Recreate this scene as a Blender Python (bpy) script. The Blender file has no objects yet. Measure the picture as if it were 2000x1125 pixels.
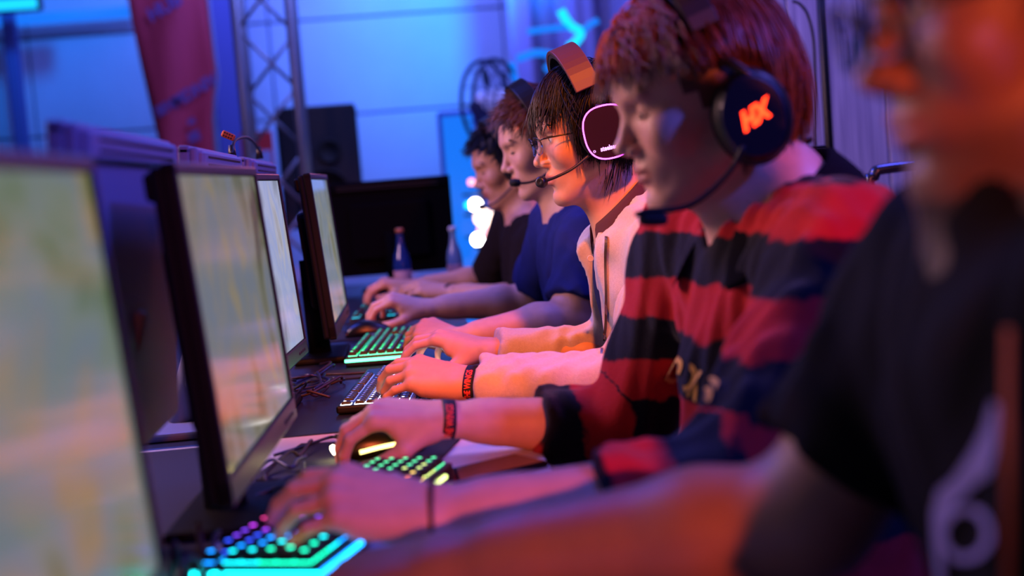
import bpy, bmesh, math, random
import numpy as np
from mathutils import Vector, Matrix
from mathutils.bvhtree import BVHTree
random.seed(7); RNG = np.random.default_rng(7)
scene = bpy.context.scene
COL = scene.collection

# ------------------------------------------------------------------ camera
FPX = 2600.0
YAW, PIT, ROLL = math.radians(4.86), math.radians(4.75), math.radians(4.5)
CAM = np.array([0.0, 0.0, 1.12])
_f = np.array([math.sin(YAW)*math.cos(PIT), math.cos(YAW)*math.cos(PIT), -math.sin(PIT)])
_r0 = np.array([math.cos(YAW), -math.sin(YAW), 0.0]); _u0 = np.cross(_r0, _f)
_R = math.cos(ROLL)*_r0 - math.sin(ROLL)*_u0
_U = math.sin(ROLL)*_r0 + math.cos(ROLL)*_u0
def ray(x, y): return _f + _R*(x-1000)/FPX - _U*(y-562.5)/FPX
def atY(x, y, Y): d = ray(x, y); return CAM + d*((Y-CAM[1])/d[1])
def atZ(x, y, Z): d = ray(x, y); return CAM + d*((Z-CAM[2])/d[2])
def atX(x, y, X): d = ray(x, y); return CAM + d*((X-CAM[0])/d[0])
cd = bpy.data.cameras.new('camera'); cam = bpy.data.objects.new('camera', cd); COL.objects.link(cam)
cd.sensor_width = 36.0; cd.lens = FPX/2000*36.0; cd.clip_start = 0.02; cd.clip_end = 60
cam.matrix_world = Matrix(((_R[0], _U[0], -_f[0], CAM[0]), (_R[1], _U[1], -_f[1], CAM[1]), (_R[2], _U[2], -_f[2], CAM[2]), (0, 0, 0, 1)))
cd.dof.use_dof = True; cd.dof.focus_distance = 2.38; cd.dof.aperture_fstop = 2.3
scene.camera = cam

# ------------------------------------------------------------------ world, lamps, exposure
scene.view_settings.view_transform = 'Standard'; scene.view_settings.look = 'None'
scene.view_settings.gamma = 1.0; scene.view_settings.use_curve_mapping = False
scene.view_settings.exposure = 0.0
w = bpy.data.worlds.new('world'); scene.world = w; w.use_nodes = True
w.node_tree.nodes['Background'].inputs[0].default_value = (0.13, 0.11, 0.40, 1)
w.node_tree.nodes['Background'].inputs[1].default_value = 0.22
def lamp(name, kind, loc, target, color, energy, size=0.3, spot=60, blend=0.5):
    ld = bpy.data.lights.new(name, kind); ld.color = color; ld.energy = energy
    if kind == 'AREA': ld.size = size
    else: ld.shadow_soft_size = size
    if kind == 'SPOT': ld.spot_size = math.radians(spot); ld.spot_blend = blend
    o = bpy.data.objects.new(name, ld); COL.objects.link(o); o.location = loc
    o.rotation_euler = (Vector(target)-Vector(loc)).to_track_quat('-Z', 'Y').to_euler()
    return o
lamp('orange_stage_spot', 'SPOT', (1.10, -6.0, 2.45), (0.42, 2.00, 0.92), (1.0, 0.14, 0.04), 1700, 0.10, 12.5, 0.7)
lamp('orange_hand_fill', 'SPOT', (0.27, 0.70, 2.6), (0.14, 2.42, 0.84), (1.0, 0.18, 0.01), 360, 0.06, 25, 0.45)  # second orange spot, added to reach hands the first one misses
lamp('blue_hall_fill', 'AREA', (0.3, 6.0, 3.6), (0.2, 7.8, 1.4), (0.20, 0.24, 1.0), 70, 1.0)  # added fill to brighten the fan and mid hall
lamp('blue_side_fill', 'SPOT', (2.4, -0.3, 2.8), (-0.3, 1.7, 1.0), (0.05, 0.09, 1.0), 380, 0.12, 42, 0.7)  # unseen spot added to turn the grey monitor backs blue
lamp('violet_ceiling_wash', 'AREA', (1.9, 3.0, 3.3), (0.9, 2.8, 0.8), (0.16, 0.14, 1.0), 70, 1.2)
lamp('blue_ceiling_wash', 'AREA', (-1.4, 3.4, 3.2), (-0.2, 2.4, 0.8), (0.04, 0.10, 1.0), 75, 1.2)
lamp('rose_face_fill', 'AREA', (-1.9, 2.6, 2.1), (0.3, 2.5, 1.0), (1.0, 0.52, 0.56), 64, 0.8)  # added fill for the faces, standing in for screen light
lamp('azure_wall_spot', 'SPOT', (1.3, 9.4, 3.6), (0.72, 11.0, 2.7), (0.0, 0.26, 1.0), 620, 0.15, 70, 0.8)
lamp('azure_wall_spot', 'SPOT', (-2.3, 9.2, 3.5), (-2.6, 11.0, 2.8), (0.0, 0.22, 1.0), 170, 0.15, 100, 0.9)
lamp('blue_wall_wash', 'AREA', (-0.3, 9.3, 4.0), (-0.3, 11.0, 1.2), (0.06, 0.14, 1.0), 160, 2.0)
lamp('lavender_wall_wash', 'AREA', (-0.6, 9.3, 3.8), (-0.6, 11.0, 0.8), (0.50, 0.40, 1.0), 18, 2.0)
lamp('warm_stage_spot', 'SPOT', (1.0, 5.6, 1.9), (0.35, 4.0, 0.95), (1.0, 0.16, 0.05), 25, 0.1, 60, 0.8)

# ------------------------------------------------------------------ helpers: properties and materials
def tag(o, label=None, cat=None, group=None, kind=None):
    if label: o['label'] = label
    if cat: o['category'] = cat
    if group: o['group'] = group
    if kind: o['kind'] = kind
    return o
def lin(h):
    if isinstance(h, str):
        h = h.lstrip('#'); c = [int(h[i:i+2], 16)/255 for i in (0, 2, 4)]
    else: c = h
    return tuple((x/12.92 if x <= 0.04045 else ((x+0.055)/1.055)**2.4) for x in c)
MATS = {}
def mat(name, color='#808080', rough=0.5, metal=0.0, emit=None, estr=0.0, noise=0.0, nscale=40.0, bump=0.0, bscale=120.0, coat=0.0, spec=0.5, sheen=0.0, sss=0.0, attr=None, alpha=1.0, trans=0.0):
    if name in MATS: return MATS[name]
    m = bpy.data.materials.new(name); m.use_nodes = True; nt = m.node_tree; b = nt.nodes['Principled BSDF']
    c = lin(color)
    b.inputs['Base Color'].default_value = (*c, 1); b.inputs['Roughness'].default_value = rough; b.inputs['Metallic'].default_value = metal
    b.inputs['Coat Weight'].default_value = coat; b.inputs['Specular IOR Level'].default_value = spec
    b.inputs['Sheen Weight'].default_value = sheen; b.inputs['Alpha'].default_value = alpha; b.inputs['Transmission Weight'].default_value = trans
    if sss: b.inputs['Subsurface Weight'].default_value = sss; b.inputs['Subsurface Radius'].default_value = (0.01, 0.004, 0.002); b.inputs['Subsurface Scale'].default_value = 0.6
    if emit: b.inputs['Emission Color'].default_value = (*lin(emit), 1); b.inputs['Emission Strength'].default_value = estr
    tc = nt.nodes.new('ShaderNodeTexCoord'); src = None
    if attr:
        a = nt.nodes.new('ShaderNodeAttribute'); a.attribute_name = attr; src = a.outputs['Color']; nt.links.new(src, b.inputs['Base Color'])
    if noise:
        n = nt.nodes.new('ShaderNodeTexNoise'); n.inputs['Scale'].default_value = nscale; n.inputs['Detail'].default_value = 4
        nt.links.new(tc.outputs['Object'], n.inputs['Vector'])
        mr = nt.nodes.new('ShaderNodeMapRange'); mr.inputs['From Min'].default_value = 0.3; mr.inputs['From Max'].default_value = 0.7
        mr.inputs['To Min'].default_value = 1-noise; mr.inputs['To Max'].default_value = 1+noise
        nt.links.new(n.outputs['Fac'], mr.inputs['Value'])
        mx = nt.nodes.new('ShaderNodeMix'); mx.data_type = 'RGBA'; mx.blend_type = 'MULTIPLY'; mx.inputs['Factor'].default_value = 1
        if src: nt.links.new(src, mx.inputs['A'])
        else: mx.inputs['A'].default_value = (*c, 1)
        nt.links.new(mr.outputs['Result'], mx.inputs['B']); nt.links.new(mx.outputs['Result'], b.inputs['Base Color'])
    if bump:
        n = nt.nodes.new('ShaderNodeTexNoise'); n.inputs['Scale'].default_value = bscale; n.inputs['Detail'].default_value = 3
        nt.links.new(tc.outputs['Object'], n.inputs['Vector'])
        bp = nt.nodes.new('ShaderNodeBump'); bp.inputs['Strength'].default_value = bump; bp.inputs['Distance'].default_value = 0.004
        nt.links.new(n.outputs['Fac'], bp.inputs['Height']); nt.links.new(bp.outputs['Normal'], b.inputs['Normal'])
    MATS[name] = m
    return m
def glow(color, strength):
    n = 'glow_%s_%g' % (color.strip('#'), strength)
    return mat(n, '#101010', 0.5, emit=color, estr=strength)

# ------------------------------------------------------------------ helpers: meshes
def mesh_obj(name, V, F, m=None, parent=None, smooth=False, loc=None):
    me = bpy.data.meshes.new(name); me.from_pydata([tuple(map(float, v)) for v in V], [], [tuple(map(int, f)) for f in F]); me.update()
    if smooth: me.polygons.foreach_set('use_smooth', [True]*len(me.polygons))
    o = bpy.data.objects.new(name, me); COL.objects.link(o)
    if m: me.materials.append(m)
    if parent is not None: o.parent = parent
    if loc is not None: o.location = loc
    return o
def empty(name, loc=(0, 0, 0), rz=0.0, label=None, cat=None, group=None):
    o = bpy.data.objects.new(name, None); COL.objects.link(o); o.location = loc; o.rotation_euler = (0, 0, rz); o.empty_display_size = 0.05
    return tag(o, label, cat, group)
class MB:
    def __init__(s): s.V = []; s.F = []
    def add(s, V, F):
        n = len(s.V); s.V += [tuple(v) for v in V]; s.F += [tuple(i+n for i in f) for f in F]; return s
    def box(s, c, d, R=None):
        V = []
        for x in (-.5, .5):
            for y in (-.5, .5):
                for z in (-.5, .5):
                    p = np.array([x*d[0], y*d[1], z*d[2]])
                    if R is not None: p = R @ p
                    V.append(p+np.array(c))
        return s.add(V, [(0, 1, 3, 2), (4, 6, 7, 5), (0, 4, 5, 1), (2, 3, 7, 6), (0, 2, 6, 4), (1, 5, 7, 3)])
    def rbox(s, c, d, r=0.005, seg=2, R=None):
        bm = bmesh.new(); bmesh.ops.create_cube(bm, size=1)
        bmesh.ops.scale(bm, vec=d, verts=bm.verts)
        bmesh.ops.bevel(bm, geom=bm.edges[:], offset=r, segments=seg, profile=0.5, affect='EDGES')
        bm.verts.index_update()
        V = [np.array(v.co) for v in bm.verts]; F = [[v.index for v in f.verts] for f in bm.faces]; bm.free()
        if R is not None: V = [R @ v for v in V]
        return s.add([v+np.array(c) for v in V], F)
    def tube(s, pts, r, n=8, cap=True, flat=1.0, upv=None):
        pts = [np.array(p, float) for p in pts]; m = len(pts)
        rs = [r]*m if np.isscalar(r) else list(r)
        T = [(pts[min(i+1, m-1)]-pts[max(i-1, 0)]) for i in range(m)]
        T = [t/(np.linalg.norm(t)+1e-12) for t in T]
        u = np.array(upv, float) if upv is not None else (np.array([0, 0, 1.]) if abs(T[0][2]) < .9 else np.array([1., 0, 0]))
        V = []
        for i in range(m):
            a = u - T[i]*(u@T[i]); a /= np.linalg.norm(a)+1e-12; b = np.cross(T[i], a)
            if upv is None: u = a
            for k in range(n):
                th = 2*math.pi*k/n; V.append(pts[i]+rs[i]*(a*math.cos(th)*flat+b*math.sin(th)))
        F = [(i*n+k, i*n+(k+1) % n, (i+1)*n+(k+1) % n, (i+1)*n+k) for i in range(m-1) for k in range(n)]
        if cap: F += [tuple(range(n-1, -1, -1)), tuple((m-1)*n+k for k in range(n))]
        return s.add(V, F)
    def lathe(s, prof, n=24, R=None, c=(0, 0, 0), sy=1.0):
        V = []; m = len(prof)
        for (rr, z) in prof:
            for k in range(n):
                th = 2*math.pi*k/n; p = np.array([rr*math.cos(th), rr*math.sin(th)*sy, z])
                if R is not None: p = R @ p
                V.append(p+np.array(c))
        F = [(i*n+k, i*n+(k+1) % n, (i+1)*n+(k+1) % n, (i+1)*n+k) for i in range(m-1) for k in range(n)]
        F += [tuple(range(n-1, -1, -1)), tuple((m-1)*n+k for k in range(n))]
        return s.add(V, F)
    def build(s, name, m, parent=None, smooth=False, loc=None): return mesh_obj(name, s.V, s.F, m, parent, smooth, loc)
def bez(pts, n=24):
    P = [np.array(p, float) for p in pts]; P = [2*P[0]-P[1]]+P+[2*P[-1]-P[-2]]; out = []
    segs = len(P)-3
    for s in range(segs):
        p0, p1, p2, p3 = P[s:s+4]; m = max(2, n//segs)
        for i in range(m+(s == segs-1)):
            t = i/m
            out.append(.5*((2*p1)+(-p0+p2)*t+(2*p0-5*p1+4*p2-p3)*t*t+(-p0+3*p1-3*p2+p3)*t**3))
    return out
def rotz(a): c, s = math.cos(a), math.sin(a); return np.array([[c, -s, 0], [s, c, 0], [0, 0, 1.]])
def roty(a): c, s = math.cos(a), math.sin(a); return np.array([[c, 0, s], [0, 1, 0], [-s, 0, c]])
def rotx(a): c, s = math.cos(a), math.sin(a); return np.array([[1, 0, 0], [0, c, -s], [0, s, c]])
def nrm(v): v = np.array(v, float); return v/(np.linalg.norm(v)+1e-12)
D2R = math.radians
def text_mesh(txt, size=1.0, extrude=0.0, shear=0.0, bold=0.0):
    c = bpy.data.curves.new('txt', 'FONT'); c.body = txt; c.size = size; c.extrude = extrude; c.shear = shear; c.offset = bold
    c.align_x = 'CENTER'; c.align_y = 'CENTER'; c.resolution_u = 3
    o = bpy.data.objects.new('txt', c); COL.objects.link(o); bpy.context.view_layer.update()
    me = bpy.data.meshes.new_from_object(o.evaluated_get(bpy.context.evaluated_depsgraph_get()))
    V = np.array([v.co[:] for v in me.vertices]); F = [tuple(p.vertices) for p in me.polygons]
    bpy.data.objects.remove(o); bpy.data.curves.remove(c); bpy.data.meshes.remove(me)
    return V, F

# ------------------------------------------------------------------ signed distance modelling (bodies, clothes)
class Field:
    def __init__(s): s.p = []
    def cap(s, a, b, ra, rb=None, k=0.01, clip=None, op='u', e=0.0):
        rb = ra if rb is None else rb
        s.p.append(('c', np.array(a, float), np.array(b, float), ra+e, rb+e, k, clip, op)); return s
    def ell(s, c, r, R=None, k=0.01, clip=None, op='u', e=0.0):
        s.p.append(('e', np.array(c, float), np.array(r, float)+e, np.eye(3) if R is None else R, 0, k, clip, op)); return s
    def bounds(s):
        lo = np.full(3, 9e9); hi = -lo
        for q in s.p:
            if q[7] != 'u': continue
            l, h = s._bb(q); lo = np.minimum(lo, l); hi = np.maximum(hi, h)
        return lo, hi
    def _bb(s, q):
        if q[0] == 'c':
            r = max(q[3], q[4]); return np.minimum(q[1], q[2])-r, np.maximum(q[1], q[2])+r
        e = np.abs(q[3]) @ q[2]; return q[1]-e, q[1]+e
    def grid(s, lo, hi, h):
        n = np.maximum(np.ceil((hi-lo)/h).astype(int)+1, 4)
        A = np.ones(n, np.float32)
        ax = [lo[i]+h*np.arange(n[i]) for i in range(3)]
        for q in s.p:
            l, u = s._bb(q); m = q[5]+3*h
            i0 = np.maximum(np.floor((l-m-lo)/h).astype(int), 0); i1 = np.minimum(np.ceil((u+m-lo)/h).astype(int)+1, n)
            if np.any(i1 <= i0): continue
            x = ax[0][i0[0]:i1[0]][:, None, None].astype(np.float32); y = ax[1][i0[1]:i1[1]][None, :, None].astype(np.float32); z = ax[2][i0[2]:i1[2]][None, None, :].astype(np.float32)
            if q[0] == 'c':
                a, b = q[1], q[2]; ba = b-a; L2 = ba@ba+1e-12
                t = np.clip(((x-a[0])*ba[0]+(y-a[1])*ba[1]+(z-a[2])*ba[2])/L2, 0, 1)
                d = np.sqrt((x-a[0]-t*ba[0])**2+(y-a[1]-t*ba[1])**2+(z-a[2]-t*ba[2])**2)-(q[3]+(q[4]-q[3])*t)
            else:
                c, r, R = q[1], q[2], q[3]
                X, Y, Z = x-c[0], y-c[1], z-c[2]
                lx = X*R[0, 0]+Y*R[1, 0]+Z*R[2, 0]; ly = X*R[0, 1]+Y*R[1, 1]+Z*R[2, 1]; lz = X*R[0, 2]+Y*R[1, 2]+Z*R[2, 2]
                k0 = np.sqrt((lx/r[0])**2+(ly/r[1])**2+(lz/r[2])**2); k1 = np.sqrt((lx/r[0]**2)**2+(ly/r[1]**2)**2+(lz/r[2]**2)**2)+1e-9
                d = k0*(k0-1)/k1
            if q[6]:
                for (pt, nn) in q[6]: d = np.maximum(d, (x-pt[0])*nn[0]+(y-pt[1])*nn[1]+(z-pt[2])*nn[2])
            S = (slice(i0[0], i1[0]), slice(i0[1], i1[1]), slice(i0[2], i1[2])); a_ = A[S]; k = max(q[5], 1e-5)
            if q[7] == 'u':
                hh = np.clip(.5+.5*(d-a_)/k, 0, 1); A[S] = d+(a_-d)*hh-k*hh*(1-hh)
            else:
                d = -d; hh = np.clip(.5-.5*(d-a_)/k, 0, 1); A[S] = d+(a_-d)*hh+k*hh*(1-hh)
        return A, ax
def surfnets(v, lo, h):
    s = v < 0; c = np.zeros(tuple(np.array(v.shape)-1), np.int8)
    for i in (0, 1):
        for j in (0, 1):
            for k in (0, 1): c += s[i:s.shape[0]-1+i, j:s.shape[1]-1+j, k:s.shape[2]-1+k]
    act = (c > 0) & (c < 8); cells = np.argwhere(act); idx = np.full(act.shape, -1, np.int64); idx[act] = np.arange(len(cells))
    P = np.zeros((len(cells), 3)); N = np.zeros(len(cells)); cor = [(i, j, k) for i in (0, 1) for j in (0, 1) for k in (0, 1)]
    for a in cor:
        for b in cor:
            if a < b and sum(abs(a[i]-b[i]) for i in range(3)) == 1:
                va = v[tuple((cells+a).T)].astype(float); vb = v[tuple((cells+b).T)].astype(float); x = (va < 0) != (vb < 0)
                t = np.where(x, va/np.where(x, va-vb, 1), 0); q = np.array(a)+t[:, None]*(np.array(b)-np.array(a)); P[x] += q[x]; N[x] += 1
    V = lo+h*(cells+P/N[:, None]); Fs = []
    for ax in range(3):
        o1, o2 = (ax+1) % 3, (ax+2) % 3
        sl0 = [slice(None)]*3; sl1 = [slice(None)]*3; sl0[ax] = slice(0, -1); sl1[ax] = slice(1, None)
        d = s[tuple(sl0)] != s[tuple(sl1)]; e = np.argwhere(d)
        ok = (e[:, o1] > 0) & (e[:, o2] > 0) & (e[:, o1] < v.shape[o1]-1) & (e[:, o2] < v.shape[o2]-1); e = e[ok]
        neg = s[tuple(sl0)][tuple(e.T)]
        def I(a, b): q = e.copy(); q[:, o1] -= a; q[:, o2] -= b; return idx[tuple(q.T)]
        Q = np.stack([I(1, 1), I(0, 1), I(0, 0), I(1, 0)], 1); Q[~neg] = Q[~neg][:, ::-1]; Fs.append(Q)
    return V, np.concatenate(Fs)
def sdf_mesh(field, h, fine=(), disp=None):
    """coarse mesh of the field; boxes in fine = [(lo, hi, h2)] are replaced by a finer mesh"""
    lo, hi = field.bounds(); lo = lo-3*h; hi = hi+3*h
    A, ax = field.grid(lo, hi, h)
    if disp is not None: A = disp(A, ax)
    V, Q = surfnets(A, lo, h); outV, outF = [], []
    C = V[Q].mean(1); keep = np.ones(len(Q), bool)
    for (a, b, h2) in fine: keep &= ~np.all((C > a) & (C < b), axis=1)
    outV.append(V); outF.append(Q[keep]); off = len(V)
    for (a, b, h2) in fine:
        A, ax = field.grid(a-2*h, b+2*h, h2)
        V2, Q2 = surfnets(A, a-2*h, h2); C = V2[Q2].mean(1)
        kp = np.all((C > a-.3*h) & (C < b+.3*h), axis=1)
        outV.append(V2); outF.append(Q2[kp]+off); off += len(V2)
    V = np.concatenate(outV); F = np.concatenate(outF)
    used = np.unique(F); rm = np.full(len(V), -1); rm[used] = np.arange(len(used))
    return V[used], rm[F]
def fast_obj(name, V, Q, m, parent=None, smooth=True):
    me = bpy.data.meshes.new(name); me.vertices.add(len(V)); me.vertices.foreach_set('co', np.asarray(V, np.float32).ravel())
    nf = len(Q); k = Q.shape[1]; me.loops.add(nf*k); me.loops.foreach_set('vertex_index', np.asarray(Q, np.int32).ravel())
    me.polygons.add(nf); me.polygons.foreach_set('loop_start', np.arange(0, nf*k, k, dtype=np.int32))
    try: me.polygons.foreach_set('loop_total', np.full(nf, k, np.int32))
    except Exception: pass
    me.update(calc_edges=True); me.validate()
    if smooth: me.polygons.foreach_set('use_smooth', np.ones(nf, bool))
    o = bpy.data.objects.new(name, me); COL.objects.link(o); me.materials.append(m)
    if parent is not None: o.parent = parent
    return o
def vcol(o, name, C):
    at = o.data.color_attributes.new(name, 'FLOAT_COLOR', 'POINT')
    at.data.foreach_set('color', np.concatenate([C, np.ones((len(C), 1))], 1).astype(np.float32).ravel())
# ------------------------------------------------------------------ materials
mat('skin', '#d9a48c', .48, attr='skin_colour', noise=.05, nscale=60, bump=.12, bscale=900, sss=.06, spec=.4)
def grain_mat():
    m = mat('board_grain', '#b9b2c4', .6); nt = m.node_tree; b = nt.nodes['Principled BSDF']
    tc = nt.nodes['Texture Coordinate']; mp = nt.nodes.new('ShaderNodeMapping'); mp.inputs['Scale'].default_value = (60, 60, 1.2)
    n = nt.nodes.new('ShaderNodeTexNoise'); n.inputs['Scale'].default_value = 2.5; n.inputs['Detail'].default_value = 5
    cr = nt.nodes.new('ShaderNodeValToRGB'); cr.color_ramp.elements[0].position = .3; cr.color_ramp.elements[1].position = .72
    cr.color_ramp.elements[0].color = (*lin('#8d86a0'), 1); cr.color_ramp.elements[1].color = (*lin('#cfc9d6'), 1)
    nt.links.new(tc.outputs['Object'], mp.inputs['Vector']); nt.links.new(mp.outputs['Vector'], n.inputs['Vector']); nt.links.new(n.outputs['Fac'], cr.inputs['Fac']); nt.links.new(cr.outputs['Color'], b.inputs['Base Color'])
    return m
grain_mat()
def screen_mat(name, cols, strength, sx, seed):
    """a running game picture: soft drifting patches of colour"""
    m = mat(name, '#050505', .13, spec=.5); nt = m.node_tree; b = nt.nodes['Principled BSDF']
    tc = nt.nodes['Texture Coordinate']; mp = nt.nodes.new('ShaderNodeMapping'); mp.inputs['Scale'].default_value = (1, sx, 1.0); mp.inputs['Location'].default_value = (seed, seed*1.7, seed*.6)
    n = nt.nodes.new('ShaderNodeTexNoise'); n.inputs['Scale'].default_value = 6.0; n.inputs['Detail'].default_value = 3; n.inputs['Distortion'].default_value = .6
    cr = nt.nodes.new('ShaderNodeValToRGB'); el = cr.color_ramp.elements
    while len(el) < len(cols): el.new(.5)
    for i, c in enumerate(cols): el[i].position = .30+.42*i/(len(cols)-1); el[i].color = (*lin(c), 1)
    nt.links.new(tc.outputs['Object'], mp.inputs['Vector']); nt.links.new(mp.outputs['Vector'], n.inputs['Vector']); nt.links.new(n.outputs['Fac'], cr.inputs['Fac'])
    nt.links.new(cr.outputs['Color'], b.inputs['Emission Color']); b.inputs['Emission Strength'].default_value = strength
    return m
def stripe_mat():
    m = mat('striped_wool', '#300808', .9, sheen=.15, bump=.6, bscale=420, spec=.15); nt = m.node_tree; b = nt.nodes['Principled BSDF']
    a = nt.nodes.new('ShaderNodeAttribute'); a.attribute_name = 'stripe'; tc = nt.nodes['Texture Coordinate']
    n = nt.nodes.new('ShaderNodeTexNoise'); n.inputs['Scale'].default_value = 30; n.inputs['Detail'].default_value = 5; nt.links.new(tc.outputs['Object'], n.inputs['Vector'])
    def math_(op, x, y):
        q = nt.nodes.new('ShaderNodeMath'); q.operation = op
        for i, v in enumerate((x, y)):
            if isinstance(v, (int, float)): q.inputs[i].default_value = v
            elif v is not None: nt.links.new(v, q.inputs[i])
        return q.outputs[0]
    j = math_('MULTIPLY', math_('SUBTRACT', n.outputs['Fac'], .5), .030)
    v = math_('COSINE', math_('MULTIPLY', math_('ADD', math_('SUBTRACT', a.outputs['Fac'], .945), j), 2*math.pi/.114), None)
    cr = nt.nodes.new('ShaderNodeValToRGB'); cr.color_ramp.elements[0].position = .47; cr.color_ramp.elements[1].position = .60
    cr.color_ramp.elements[0].color = (*lin('#100d1c'), 1); cr.color_ramp.elements[1].color = (*lin('#c41f24'), 1)
    nt.links.new(math_('ADD', math_('MULTIPLY', v, .5), .5), cr.inputs['Fac']); nt.links.new(cr.outputs['Color'], b.inputs['Base Color'])
stripe_mat()
mat('hoodie_grey', '#cbbdb4', .95, noise=.06, nscale=220, bump=.35, bscale=700, sheen=.1, spec=.15)
mat('navy_polo', '#23284a', .9, bump=.3, bscale=800, spec=.15); mat('navy_tee', '#232a63', .9, bump=.25, bscale=700, noise=.1, spec=.15)
mat('black_tee', '#0d0d11', .9, bump=.2, bscale=600, spec=.12); mat('dark_tee', '#1c1416', .9, bump=.2, bscale=600, spec=.15)
mat('black_wool', '#0c0a12', .95, bump=.4, bscale=500, spec=.1)
mat('dark_denim', '#14161f', .85, bump=.2, bscale=500)
mat('hair_auburn', '#5a2c1a', .4, noise=.35, nscale=30, spec=.6); mat('hair_black', '#070404', .42, noise=.3, nscale=25, spec=.3)
mat('hair_brown', '#5a4030', .5, noise=.3, nscale=30, spec=.4); mat('hair_ink', '#0e0c0e', .45, noise=.2, nscale=30, spec=.4)
BLK = mat('black_plastic', '#0b0b0d', .42, bump=.05, bscale=900); BLKM = mat('black_matt', '#0a0a0b', .75); GLOSS = mat('gloss_black', '#08080a', .18)
SIDE2 = mat('shell_dull_black', '#060609', .9, spec=.04); SIDE = mat('side_black', '#040405', .6, spec=.15); PAD = mat('cushion_black', '#100e10', .8, bump=.3, bscale=300); BEZ = mat('bezel_front_lit', '#2b2d34', .38, bump=.05, bscale=800)
SHELL = mat('shell_grey', '#73779a', .5, bump=.1, bscale=900); STEEL = mat('alu', '#9aa0aa', .35, metal=.9); WHITE = mat('white_top', '#d8d2d0', .45, noise=.03, nscale=12)
DARKTOP = mat('dark_top', '#1b1d2a', .4, noise=.06, nscale=30); LABEL = mat('paper_label', '#e0a8b8', .8)

# ------------------------------------------------------------------ the setting
mb = MB(); mb.box((0.5, 1.0, -.05), (12, 23, .1)); tag(mb.build('floor', mat('floor_grey', '#4a4a50', .5, noise=.1, nscale=6)), kind='structure')
mb = MB(); mb.box((0.5, 11.15, 2.4), (12, .2, 4.8)); wall = tag(mb.build('wall_back', mat('wall_joint', '#6b6f85', .8)), kind='structure')
pm = mat('wall_panel', '#b9bcc6', .75, noise=.04, nscale=3)
pw, phh = 1.9, .78; mb = MB(); mb.rbox((0, 0, 0), (pw-.016, .03, phh-.016), .006, 1); pmesh = None
for i in range(6):
    for j in range(6):
        c = (-3.72+i*pw, 11.036, .17+phh*(j+.5))
        if pmesh is None: o = mb.build('wall_panel', pm, wall, False, c); pmesh = o.data
        else: o = bpy.data.objects.new('wall_panel', pmesh); COL.objects.link(o); o.parent = wall; o.location = c
mb = MB(); mb.box((-5.6, 1, 2.4), (.2, 23, 4.8)); tag(mb.build('wall_left', mat('wall_dark', '#3a3c4a', .8)), kind='structure')
mb = MB(); mb.box((6.6, 1, 2.4), (.2, 23, 4.8)); tag(mb.build('wall_right', MATS['wall_dark']), kind='structure')
# timber-look partition behind the players, made of upright boards
part = empty('partition', (0.95, 4.05, 0), 0, 'pale grained partition of upright boards behind the players', 'partition'); mb = MB(); mb.rbox((0, 0, 1.25), (.296, .03, 2.5), .003, 1); bm_ = None
for i in range(9):
    if bm_ is None: o = mb.build('board', MATS['board_grain'], part, False, (.15, 0, 0)); bm_ = o.data
    else: o = bpy.data.objects.new('board', bm_); COL.objects.link(o); o.parent = part; o.location = (.15+.3*i, 0, 0)
mb = MB(); mb.box((1.35, .03, .1), (2.7, .03, .1)); mb.box((1.35, .03, 2.3), (2.7, .03, .1)); mb.build('rail', MATS['wall_dark'], part)
# wall tube made to glow azure, upright post
mb = MB(); mb.tube([atY(-60, 46, 10.85), atY(262, 22, 10.85)], .045, 12); tag(mb.build('glow_tube', glow('#1a78ff', 1.0), None, True), 'azure tube made to glow along the top of the back wall', 'lamp')
p0 = atY(20, 60, 10.8); mb = MB(); mb.rbox((p0[0], 10.8, 1.4), (.10, .1, 2.8), .01, 1); tag(mb.build('wall_post', mat('post_blue', '#4a5488', .7)), 'slim dark post against the wall at the far left', 'post')
c0 = atY(440, 0, 10.2); mb = MB(); mb.rbox((c0[0], 10.2, 2.4), (.27, .27, 4.8), .02, 2); tag(mb.build('column', mat('column_grey', '#5a5f9a', .7)), 'square grey column between the red flag and the truss', 'column')
# curtain
cv = []; cf = []; xs = np.linspace(1.0, 3.9, 120)
for x in xs:
    y = 10.2+.07*math.sin(x*15)+.03*math.sin(x*37)
    for z in (.05, 3.9): cv.append((x, y, z))
for i in range(len(xs)-1): cf.append((2*i, 2*i+2, 2*i+3, 2*i+1))
o = mesh_obj('curtain', cv, cf, mat('curtain_lilac', '#a49ac0', .9), None, True); o.modifiers.new('thick', 'SOLIDIFY').thickness = .01
tag(o, 'lilac pleated curtain hanging behind the blue tube frame', 'curtain')

# ------------------------------------------------------------------ tables
def table(y0, y1, label, topm, x0=-.66, x1=.178):
    t = empty('table', ((x0+x1)/2, (y0+y1)/2, 0), 0, label, 'table', 'tables in a row'); w_, l = x1-x0, y1-y0
    m = MB(); m.rbox((0, 0, .725), (w_, l-.006, .03), .004, 2); m.build('table_top', topm, t)
    for sy in (-1, 1): m = MB(); m.box((0, sy*(l/2-.08), .69), (w_-.1, .03, .04)); m.build('frame_rail', STEEL, t)
    lm = None
    for sx in (-1, 1):
        for sy in (-1, 1):
            m = MB(); m.tube([(0, 0, 0), (0, 0, .71)], .02, 12); o = m.build('leg', STEEL, t, True, (sx*(w_/2-.07), sy*(l/2-.08), 0))
    return t
table(.46, 2.10, 'white-topped table nearest the camera, carrying the rainbow keyboard', WHITE)
table(2.10, 3.72, 'dark-topped table carrying the white-lit and green-lit keyboards', DARKTOP)
table(3.72, 5.36, 'dark-topped table at the far end under the bottles', DARKTOP)

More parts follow.
